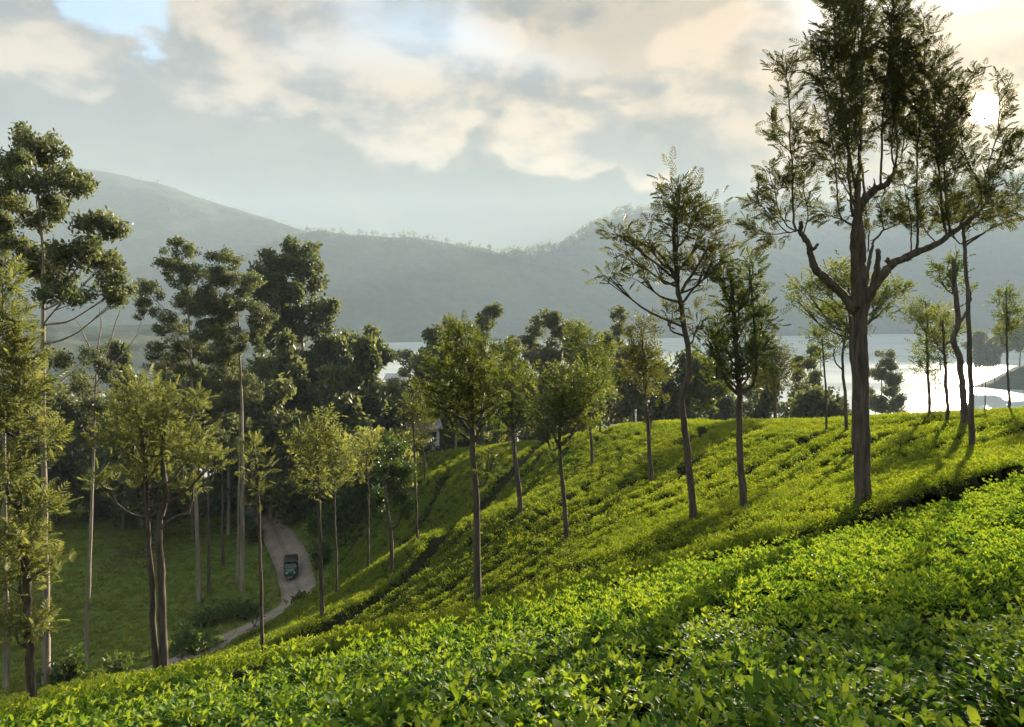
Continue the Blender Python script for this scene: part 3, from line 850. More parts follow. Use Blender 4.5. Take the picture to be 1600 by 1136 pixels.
for x, y, sv in spots:
    if y < 1.9 or abs(x) > 0.76 * y + 1.6 or y > 21: continue
    if dist_poly(np.array([x]), np.array([y]), PATCH)[0] < 1.0: continue
    if any((x - a) ** 2 + (y - b_) ** 2 < 0.50 for a, b_, _ in kept): continue
    if x > 3.2 and y < 3.9 and x > 0.30 * y + 1.75 + 0.25: 
        if rgb.rand() < 0.6: continue                         # thin corner where the earth shows
    kept.append((x, y, sv))
kept.sort(key=lambda q: q[0] ** 2 + q[1] ** 2)
zs = G(np.array([q[0] for q in kept]), np.array([q[1] for q in kept]))
nbush = 0
for i, (x, y, sv) in enumerate(kept):
    dist = math.hypot(x, y)
    me = BUSH_HI[i % 3] if dist < 7.5 else BUSH_LO[i % 4]
    o = link('tea_bush', me, loc=(x, y, float(zs[i]) - 0.02))
    o.rotation_euler = (rgb.normal() * 0.05, rgb.normal() * 0.05, rgb.rand() * 6.283)
    f = 0.84 + 0.20 * rgb.rand(); o.scale = (f, f, 0.92 + 0.16 * rgb.rand()) if dist < 7.5 else (f * 1.02, f * 1.02, 0.95 + 0.12 * rgb.rand())
    row = int(round((37 - sv) / 0.98))
    if dist < 4.6: lab = 'tea bush with large glossy leaves right in front of the camera'
    elif dist < 8.0: lab = 'tea bush in the middle of the near patch, leaves still clear one by one'
    elif dist < 12.5: lab = 'tea bush towards the far side of the near patch'
    else: lab = 'tea bush by the far furrow that ends the near patch'
    tag(o, lab, 'tea bush', 'tea bushes of the near patch: ' + ('front' if dist < 4.6 else 'middle' if dist < 8 else 'far side' if dist < 12.5 else 'far furrow'))
    nbush += 1
    if i < 14:                                                  # the leaves that show largest
        for q in range(21):
            b_ = rgb.rand() * 6.283; q_ = 0.5 * math.sqrt(rgb.rand())
            lo = link('leaf', LEAF_ME[rgb.randint(0, 4)], o, (q_ * math.cos(b_), q_ * math.sin(b_), 0.66 + 0.07 * rgb.rand()))
            lo.rotation_euler = (rgb.normal() * 0.4, -0.15 - 0.9 * rgb.rand(), rgb.rand() * 6.283)
            s_ = 0.075 + 0.045 * rgb.rand(); lo.scale = (s_, s_ * 1.1, s_)
print('bushes', nbush, 'tufts', len(pn), len(pf))
# ------------------------------------------------------------------ trees
def crown_mesh(name, lobes, kind, mat, rg, dens, size, base):
    """lobes: (centre, half width, half height) in metres"""
    parts = []
    for c, rx, rz in lobes:
        c = np.asarray(c)
        if kind.startswith('frond') or kind == 'shrub':
            n = max(6, int(dens * math.pi * rx * rz))
            q, d = ball_points(n, rg, 0.42)
            q = q * (1 + 0.34 * rg.normal(size=(n, 1)))
            q = q + 0.10 * rg.normal(size=(n, 3))
            pos = c + q * (rx, rx, rz)
            dirs = unit(d * (0.75, 0.75, 0.35)) + np.array([0, 0, 0.62]) + rg.normal(size=(n, 3)) * 0.38
            sz = size * (0.65 + 0.6 * rg.rand(n))
            parts.append(scatter(kind, pos, dirs, sz, roll=0.9, rg=rg, tint=np.clip(0.42 + 0.16 * q[:, 2] + rg.normal(0, 0.17, n), 0, 1)))
        else:
            # a lobe is itself a handful of rounded tufts with gaps between them
            rz = rz * (1.35 if kind == 'clump' else 1.5); rx = rx * (1.0 if kind == 'clump' else 1.12)
            nb = max(5, int(4.0 * rx * rz / (0.45 * min(rx, rz)) ** 2 * 0.42)); nb = min(int(nb * 1.25), 20)
            bq, bd = ball_points(nb, rg, 0.40)
            for b_ in bq:
                bc = c + b_ * (rx * 1.1, rx * 1.1, rz * .95)
                br = (0.17 + 0.31 * rg.rand()) * min(rx, rz) * (1.1 if b_[2] > 0 else 0.85)
                n = max(5, int(dens * math.pi * br * br))
                q, d = ball_points(n, rg, 0.42)
                q = q * (1 + 0.16 * rg.normal(size=(n, 1)))
                q[:, 2] = np.where(q[:, 2] < -0.4, -0.4 + 0.4 * (q[:, 2] + 0.4), q[:, 2])
                pos = bc + q * (br * 1.12, br * 1.12, br * 0.80)
                dirs = d + np.array([0, 0, 0.3]) + rg.normal(size=(n, 3)) * 0.4
                parts.append(scatter(kind, pos, dirs, size * (0.6 + 0.7 * rg.rand(n)), roll=0.8, rg=rg,
                                     tint=np.clip(0.40 + 0.12 * rg.normal() + rg.normal(0, 0.16, n), 0, 1)))
    V, F, T = join(parts)
    return np_mesh(name, V - base, F, mat, tint=T, smooth=False)

def polyline_noise(pts, rg, amp, n=None):
    p = smooth_poly(pts, n or max(6, 5 * len(pts)))
    off_ = rg.normal(size=p.shape) * amp; off_[0] = 0
    k = np.ones(3) / 3
    for a in range(3): off_[:, a] = np.convolve(off_[:, a], k, 'same')
    return p + off_

def tree(name, label, group, base_px, d, trunk_px, r0, r1, lobes_px, kind='frond', mat='oak', bark='bark', limbs=(),
         dens=110, size=0.42, seed=0, twigs=3, cat='tree', spread=0.8):
    """a tree given by where its trunk, limbs and leaf masses show in the photo, d metres ahead"""
    rg = np.random.RandomState(seed + int(base_px[0]) * 3 + int(d * 10))
    base = at(base_px[0], base_px[1], d); base[2] = g1(base[0], base[1])
    o = empty(name, base); tag(o, label, cat, group)
    k = d / FPX
    off = at(base_px[0], base_px[1], d)[2] - base[2]            # photo base sits on the bush tops
    pts = [base - np.array([0, 0, 0.35])] + [at(x, y, d) for x, y in trunk_px]
    pts = np.array(pts); 
    wander = np.cumsum(rg.normal(size=len(pts)) * 0.06); pts[:, 1] += wander - wander[0]
    tp = polyline_noise(pts, rg, 0.03, max(12, 6 * len(pts)))
    hh = (tp[:, 2] - tp[0, 2]) / (tp[-1, 2] - tp[0, 2] + 1e-6)
    rad = r0 + (r1 - r0) * np.clip(hh, 0, 1) ** 0.85
    rad = rad * 0.84; rad[0:3] *= (1.5, 1.25, 1.08)
    mb = MB(); mb.tube(tp - base, rad, 9, 0.22, seed=seed)
    lobes = []
    for L in lobes_px:
        x, y, rx, ry = L[:4]
        dd = L[4] if len(L) > 4 else (rg.rand() - 0.5) * 2 * spread * max(rx * k, 0.35)
        c = at(x, y, d); c[1] += dd
        lobes.append((c, rx * k, ry * k))
    # branches that carry the leaf masses
    for c, rx, rz in lobes:
        tgt = c - np.array([0, 0, 0.25 * rz])
        low = c[2] - rz - 0.55 * np.linalg.norm((tp[:, :2] - c[:2]), axis=1)
        i = int(np.argmin(np.abs(tp[:, 2] - low)));
        st = tp[i]
        midp = st * 0.5 + tgt * 0.5 - np.array([0, 0, 0.14 * np.linalg.norm(tgt - st)]) + rg.normal(size=3) * 0.12
        bp_ = polyline_noise([st, midp, tgt], rg, 0.035, 9)
        rb = min(rad[i] * 0.62, 0.035 + 0.035 * rx)
        mb.tube(bp_ - base, np.linspace(rb, rb * 0.35, 9), 6, 0.2, seed=seed + 1)
        for q in range(twigs):
            e = c + unit(rg.normal(size=3) + np.array([0, 0, 0.5])) * np.array([rx, rx, rz]) * 0.9
            mm = (tgt + e) / 2 + rg.normal(size=3) * 0.06 - np.array([0, 0, 0.06])
            mb.tube(np.array([bp_[5], mm, e]) - base, [rb * 0.42, rb * 0.3, rb * 0.12], 4, cap=False)
    mb.build('trunk', M[bark], o)
    for lim, ra, rb in limbs:
        lp = [np.array([*at(x, y, d)]) for x, y in [q[:2] for q in lim]]
        for i, q in enumerate(lim):
            if len(q) > 2: lp[i][1] += q[2]
        mb2 = MB(); pl = polyline_noise(lp, rg, 0.025, 6 * len(lp))
        mb2.tube(pl - base, np.linspace(ra, rb, len(pl)), 7, 0.25, seed=seed + 2)
        mb2.build('limb', M[bark], o)
    link('crown', crown_mesh('crown', lobes, kind, M[mat], rg, dens, size, base), o)
    return o

def oak(label, base_px, d, trunk_px, r0, lobes, **kw):
    near = d < 34
    kw.setdefault('kind', 'frond' if near else 'frond_lo'); kw.setdefault('size', 0.40 if near else 0.46)
    kw.setdefault('dens', 70 if near else 58); lobes = [(a, b_, c * 0.98, e * 1.0) for a, b_, c, e in lobes]
    return tree('silver_oak', label, kw.pop('group', 'shade trees among the tea'), base_px, d, trunk_px, r0, r0 * 0.45, lobes, **kw)

def gum(label, base_px, d, trunk_px, r0, lobes, **kw):
    kw.setdefault('kind', 'clump' if d < 70 else 'clump_lo')
    kw.setdefault('mat', 'gum'); kw.setdefault('bark', 'bark_gum'); kw.setdefault('dens', 44 if d < 70 else 13); kw.setdefault('size', 0.50 if d < 70 else 0.92)
    kw.setdefault('twigs', 2)
    return tree('eucalyptus_tree', label, kw.pop('group', 'tall trees of the valley wood'), base_px, d, trunk_px, r0, r0 * 0.25, lobes, **kw)

# --- shade trees on the tea slope
oak('slim crooked shade tree with a long side limb reaching left, centre right of the slope', (1080,800), 27,
    [(1081,790),(1072,690),(1066,625),(1077,580),(1068,500),(1060,440),(1054,360),(1060,290)], 0.175,
    [(1058,298,30,32),(1048,345,34,34),(1080,335,30,40),(1105,360,28,45),(1010,378,26,18),(965,365,24,16),(985,395,28,16),(952,432,22,14),
     (1005,432,26,11),(1105,425,30,28),(1062,415,22,20),(1045,490,12,22),(1092,500,12,22),(1030,410,20,16),(1120,395,20,30)],
    limbs=[([(1060,440),(1035,402),(1000,378),(955,366)],0.075,0.02),([(1064,455),(1090,415),(1108,380)],0.06,0.025)], mat='oak_dark', dens=66)
oak('shade tree forking low into upswept limbs, beside the crooked tree', (1160,795), 27.5,
    [(1160,785),(1157,700),(1154,612),(1150,540),(1146,470),(1140,420)], 0.18,
    [(1128,435,20,40),(1150,480,26,50),(1174,430,16,42),(1130,520,26,45),(1158,555,34,38),(1196,505,16,45),(1184,560,24,26),(1104,540,13,32),(1172,480,18,40),(1135,585,28,22)],
    limbs=[([(1155,615),(1178,598),(1181,560),(1178,500),(1172,415)],0.085,0.025),([(1152,615),(1132,590),(1118,540),(1105,500)],0.07,0.02)])
oak('straight shade tree with a full golden-green crown, nearest in the middle of the slope', (748,985), 24,
    [(748,960),(744,820),(738,690),(736,600),(730,540)], 0.175,
    [(722,528,30,24),(698,570,28,26),(735,585,44,36),(690,638,34,28),(762,622,34,30),(728,645,42,32),(712,548,22,28),(790,598,26,22),(768,715,16,28),(665,612,16,11),(752,560,22,28),(715,610,34,28)],
    limbs=[([(740,690),(760,655),(790,625)],0.055,0.02),([(738,680),(712,650),(680,635)],0.055,0.02)])
oak('shade tree just beyond the dark furrow, with a bushy round crown', (808,793), 42, [(812,785),(808,740),(802,675),(799,600)], 0.20,
    [(800,560,20,20),(794,600,28,26),(810,640,24,24),(782,648,22,18),(822,590,18,20),(790,545,12,14)], limbs=[([(803,680),(788,668),(768,655)],0.07,0.03)])
oak('shade tree with a low forked trunk below a spreading crown, mid slope', (885,840), 34, [(885,830),(880,760),(874,697),(876,655),(880,610)], 0.155,
    [(880,598,32,22),(868,632,36,26),(906,620,32,28),(902,663,32,20),(852,668,22,12),(928,598,18,30),(890,640,30,26)],
    limbs=[([(874,697),(862,672),(852,655)],0.07,0.03),([(874,697),(892,680),(905,655)],0.07,0.03)])
oak('slight shade tree near the crest, left of the forked pair', (925,722), 52, [(925,715),(922,650),(918,590),(916,550)], 0.15,
    [(914,540,24,26),(920,585,28,28),(936,565,20,30),(900,522,16,18),(908,620,20,18)])
oak('straight shade tree with a narrow crown and short side limb, below the crest', (1017,752), 43, [(1017,745),(1013,670),(1008,600),(1004,530)], 0.17,
    [(1003,512,18,18),(999,545,22,28),(1014,582,22,24),(993,588,18,20),(1022,618,14,10),(1008,560,20,26)], limbs=[([(1011,650),(1022,632),(1030,615)],0.06,0.025)], mat='oak_dark')
oak('thin shade tree standing close behind the narrow-crowned tree', (1012,690), 56, [(1012,685),(1020,640),(1022,600)], 0.10, [(1022,590,14,20),(1015,570,12,18)])
oak('small shade tree on the crest among the lakeside wood', (938,672), 64, [(938,668),(938,630),(936,590)], 0.13, [(936,575,20,22),(942,600,18,18)])
oak('slender shade tree by the big tree, left of its trunk', (1290,667), 50, [(1291,660),(1290,600),(1285,530)], 0.11, [(1300,498,18,14),(1278,528,18,16),(1308,535,18,18),(1285,560,12,10)], dens=60)
oak('shade tree with bent limbs tucked behind the big tree, left side', (1322,665), 48, [(1322,660),(1320,600),(1316,560),(1322,500)], 0.15, [(1318,480,22,18),(1335,515,20,18),(1302,505,16,12)],
    dens=60, limbs=[([(1319,580),(1305,565),(1302,545)],0.06,0.03)])
oak('yellow-green crowned tree directly behind the big trunk', (1334,690), 38, [(1335,685),(1334,600),(1330,520),(1328,450)], 0.16,
    [(1310,432,30,20),(1262,455,24,15),(1390,462,28,20),(1368,482,24,18),(1292,488,30,13),(1404,450,16,12),(1250,470,14,8),(1330,455,30,26),(1285,445,24,16)],
    limbs=[([(1330,520),(1300,480),(1265,462)],0.07,0.02),([(1331,520),(1365,498),(1395,470)],0.07,0.02)])
oak('straight lakeside shade tree against bright water, left of the glitter', (1452,645), 52, [(1452,640),(1451,580),(1449,500),(1446,470)], 0.14,
    [(1444,488,20,22),(1428,498,16,12),(1452,528,24,20),(1440,575,14,11),(1462,500,14,18),(1447,555,16,14)], dens=55)
oak('shade tree with curved trunk at the left edge of the glitter', (1480,658), 46, [(1481,650),(1478,600),(1474,550),(1473,500)], 0.16, [(1472,498,16,20),(1478,538,18,22),(1468,565,14,12),(1486,515,12,16)], dens=55)
oak('thick bent pollarded trunk in front of the sun glitter', (1505,660), 42, [(1505,655),(1501,600),(1496,560),(1487,530),(1493,500),(1487,440),(1485,405)], 0.27,
    [(1484,420,20,18),(1470,432,14,12),(1500,408,14,12),(1512,455,8,10),(1488,445,14,14)], dens=45, limbs=[([(1492,512),(1508,492),(1516,470),(1517,455)],0.10,0.04)])
oak('tall straight shade tree right of the big tree, its crown reaching into the sunlit branches', (1519,692), 33, [(1519,685),(1515,600),(1510,480),(1506,380),(1503,345)], 0.17,
    [(1508,342,30,18),(1540,322,26,15),(1478,352,20,12),(1528,302,20,16),(1560,345,18,9),(1500,320,20,16)], dens=70, mat='oak_dark',
    limbs=[([(1507,385),(1540,362),(1575,345),(1610,338)],0.05,0.02)])
oak('narrow shade tree alone on the crest near the right edge', (1578,640), 54, [(1578,635),(1577,580),(1574,500),(1572,460)], 0.12, [(1568,463,15,14),(1575,488,17,20),(1570,520,13,14),(1580,510,10,12)], dens=70)
oak('thin leafy sapling between the glitter trees', (1463,648), 55, [(1463,645),(1463,610),(1462,580)], 0.05, [(1462,598,11,18),(1455,580,8,10),(1470,612,7,8)], dens=45)
oak('bare cut sapling stump against the headland', (1538,640), 50, [(1538,636),(1538,600),(1537,585)], 0.06, [(1544,580,3,3)], dens=40, limbs=[([(1538,592),(1545,582),(1549,572)],0.04,0.03)])
oak('shade tree with a rounded crown just past the crest, right of the forked tree', (1212,668), 70, [(1212,660),(1211,610),(1206,560)], 0.20, [(1200,548,24,28),(1214,585,26,26),(1192,590,20,20),(1220,560,16,22)], mat='oak_dark')
# --- down the left of the slope
oak('twin-trunked shade tree at the foot of the slope, broad feathery crown', (243,1083), 26, [(243,1070),(236,950),(231,840),(224,740),(218,650)], 0.16,
    [(218,618,32,30),(268,640,34,36),(196,680,34,28),(248,700,42,36),(300,700,36,32),(218,742,36,28),(168,690,24,20),(330,722,20,24),(150,752,20,18),(278,765,28,18),(308,635,18,28),(236,655,30,30),(190,640,20,20)],
    mat='oak_pale', dens=78, limbs=[([(258,1096),(255,1000),(252,900),(248,830),(258,780),(254,700),(262,640)],0.165,0.06),([(250,826),(275,808),(296,798),(302,760)],0.075,0.03)])
oak('feathery pale tree half cut by the left edge of the picture', (50,1120), 20, [(52,1110),(48,1000),(42,900),(34,780),(26,640),(20,500)], 0.16,
    [(12,505,28,48),(48,600,32,34),(18,640,42,40),(60,682,28,26),(20,742,42,34),(58,792,26,22),(40,842,42,34),(76,880,20,18),(20,905,36,28),(62,972,20,20),(22,975,28,26),(10,440,16,22),(30,560,30,34)], mat='oak_pale', dens=150)
oak('thin bare-stemmed tree with a wispy top, in front of the road', (408,1045), 30, [(408,1038),(409,930),(406,800),(401,720),(398,680)], 0.105, [(398,700,16,26),(405,765,10,20),(412,730,10,16),(392,735,10,14)], dens=60, mat='oak_pale')
oak('shade tree with a broad olive crown just right of the road', (503,955), 36, [(503,948),(501,830),(498,750),(495,690)], 0.15,
    [(500,688,32,24),(484,728,26,26),(526,702,24,24),(500,760,28,20),(470,690,16,24),(506,655,18,16),(538,730,16,18)], mat='oak_pale')
oak('low forked dark tree on the lower tea slope', (613,900), 42, [(613,892),(612,825),(604,780),(602,740)], 0.16, [(600,728,22,20),(626,750,22,26),(598,778,18,16),(632,788,13,18),(612,702,18,14)],
    mat='shrub', kind='clump', dens=55, size=0.4, limbs=[([(612,828),(628,806),(636,775)],0.09,0.04)])
oak('slim shade tree left of the dark furrow, upper slope', (651,835), 46, [(651,828),(648,730),(645,640)], 0.13, [(648,690,13,18),(654,650,12,22),(640,640,12,16),(646,615,12,14)], mat='oak_dark')
oak('small tree in the tea just above the road bend', (525,865), 45, [(525,860),(523,790),(526,740)], 0.10, [(528,720,18,22),(518,745,12,14),(536,745,12,14)], mat='oak_pale')
oak('small pale-leaved tree above the road bend', (575,830), 48, [(575,825),(575,770),(572,720)], 0.11, [(570,708,22,20),(582,690,16,20),(562,735,14,14)], mat='oak_pale')
oak('leaning stem at the far end of the slope by the upper road', (664,730), 72, [(664,726),(661,700),(658,660)], 0.12, [(658,650,16,18),(668,665,12,14)], mat='oak_dark')
oak('broken stub of a sapling on the road verge', (398,1000), 46, [(398,995),(398,978)], 0.05, [(398,966,3,3)], dens=40, limbs=[([(398,980),(394,970),(393,962)],0.04,0.03),([(398,980),(401,970),(402,960)],0.04,0.03)], mat='shrub')
# --- tall eucalyptus of the valley
gum('tallest eucalyptus with tiered clumps of leaves, far left of the wood', (70,1085), 33, [(70,1070),(68,900),(66,700),(66,500),(62,350),(54,250)], 0.22,
    [(45,214,32,17),(28,250,34,20),(72,250,26,17),(98,282,28,14),(18,305,24,24),(122,292,18,12),(85,322,16,10),(48,338,28,14),(134,348,32,12),(160,356,20,9),(108,398,28,14),
     (142,412,34,15),(92,440,24,13),(164,448,26,13),(38,400,30,16),(16,368,22,14),(60,422,24,10),(128,462,36,11),(184,466,13,8),(76,292,24,13),(150,388,22,10)], dens=60, spread=1.3)
gum('tall eucalyptus cut by the left edge behind the tallest tree', (8,1000), 44, [(8,990),(6,800),(5,600),(4,400)], 0.22, [(-4,300,26,26),(4,352,24,14),(-12,420,26,20),(6,390,20,12)])
gum('thin pale-stemmed eucalyptus with bare upper branches, on the grass slope', (135,1003), 46, [(136,990),(139,900),(143,760),(147,620),(150,540)], 0.17,
    [(152,558,24,13),(120,598,22,16),(176,585,16,10),(140,640,20,14),(168,640,18,12),(105,560,18,10)], dens=40,
    limbs=[([(148,590),(170,540),(182,500),(190,470)],0.05,0.015),([(148,570),(135,530),(120,500)],0.05,0.015),([(149,560),(158,510),(155,478)],0.05,0.015),([(149,600),(185,560),(210,530),(222,500)],0.05,0.015)])
gum('eucalyptus with a rounded top left of the pale trunk, on the grass', (310,958), 62, [(310,950),(307,800),(301,620),(292,420)], 0.24,
    [(286,388,26,13),(268,418,20,17),(300,430,26,20),(240,458,22,12),(300,478,34,24),(268,512,26,18),(322,522,28,20),(234,482,16,12),(290,560,36,24),(260,560,24,18),(318,470,20,16)])
gum('eucalyptus with a long bright pale trunk beside the road', (377,920), 64, [(378,910),(379,750),(377,600),(371,480)], 0.27,
    [(355,408,26,13),(344,438,26,20),(386,440,30,20),(368,480,30,20),(408,488,22,14),(338,502,26,20),(392,530,32,16),(350,560,32,22),(404,505,18,10),(330,470,18,14)])
gum('second pale stem standing against the long bright trunk', (370,905), 66, [(371,900),(373,760),(374,640)], 0.18, [(372,600,24,18),(356,625,20,16),(392,618,18,14)])
gum('dark-stemmed tree on the grass between the pale trunks', (326,900), 64, [(326,895),(325,800),(324,700)], 0.20, [(322,650,28,22),(340,690,22,18),(305,680,20,18)], bark='bark')
gum('short dark trunk deeper in the grass by the pale trunks', (348,890), 70, [(348,884),(347,800),(348,720)], 0.20, [(348,680,24,20),(360,710,18,14)], bark='bark')
gum('eucalyptus with a flat-topped crown, left of the highest one over the road', (438,790), 88, [(438,775),(437,640),(436,500),(432,430)], 0.30,
    [(424,408,22,13),(410,440,26,22),(440,462,30,26),(428,512,34,24),(418,562,34,26),(446,602,30,26),(420,620,26,22)])
gum('highest eucalyptus above the road, tall dome of leaves', (476,795), 92, [(476,785),(474,640),(472,480),(470,400)], 0.32,
    [(470,388,22,13),(465,420,26,20),(490,440,18,20),(502,482,20,20),(480,512,30,26),(508,542,22,20),(480,580,34,26),(470,640,34,30),(520,482,9,7),(450,690,30,26)])
gum('eucalyptus stepping down right of the highest one', (536,790), 96, [(536,780),(535,680),(532,560)], 0.28, [(530,532,26,16),(546,570,26,22),(520,602,30,22),(540,642,30,26),(557,542,14,12),(520,660,26,24)])
gum('lower eucalyptus at the lake end of the tall wood', (582,770), 105, [(582,760),(581,660),(580,560)], 0.25, [(580,530,14,14),(586,560,20,17),(575,602,22,22),(592,642,18,22),(575,660,20,22)])
gum('dark-topped tree rising behind the golden crown', (712,705), 96, [(712,700),(711,620),(709,540)], 0.22, [(709,510,9,9),(702,540,18,16),(718,560,18,18)], mat='wood_leaf')
gum('grey twin-topped eucalyptus above the lake, left of centre', (756,705), 115, [(756,700),(756,620),(758,520)], 0.26, [(762,502,18,13),(744,520,22,17),(771,490,9,12),(756,550,20,17),(740,560,18,16)], mat='wood_leaf')
gum('grey spreading eucalyptus above the lake, behind the mid-slope crowns', (860,690), 120, [(860,685),(859,600),(856,530)], 0.3, [(850,504,22,11),(860,530,26,17),(833,545,18,13),(882,560,22,20),(850,582,26,20),(872,512,14,9)], mat='wood_leaf')
gum('grey eucalyptus right of the spreading one', (902,690), 116, [(902,684),(902,600),(901,540)], 0.26, [(900,518,13,10),(906,545,18,16),(890,590,22,20),(912,580,16,18)], mat='wood_leaf')
gum('grey narrow eucalyptus with a knob top, right of the lakeside group', (967,685), 118, [(967,680),(967,600),(966,510)], 0.26, [(967,494,10,9),(965,520,16,13),(960,560,20,20),(976,602,20,20),(950,590,16,16)], mat='wood_leaf')
gum('pale bushy tree behind the crooked shade tree', (1088,690), 100, [(1088,684),(1088,640),(1086,600)], 0.22, [(1078,580,24,22),(1110,592,20,22),(1060,612,20,18),(1092,618,24,18)], mat='oak')
gum('round dark tree alone at the water behind the big trunk', (1378,665), 165, [(1378,660),(1378,620),(1377,580)], 0.4, [(1378,568,18,14),(1380,600,22,20),(1368,630,22,14),(1396,626,14,14),(1384,640,22,12)], mat='wood_leaf')
gum('small-headed tree in front of the left end of the lake', (632,720), 150, [(632,712),(632,640),(631,575)], 0.3, [(630,560,12,9),(654,572,16,11),(624,600,18,17),(645,605,18,15)], mat='wood_leaf')
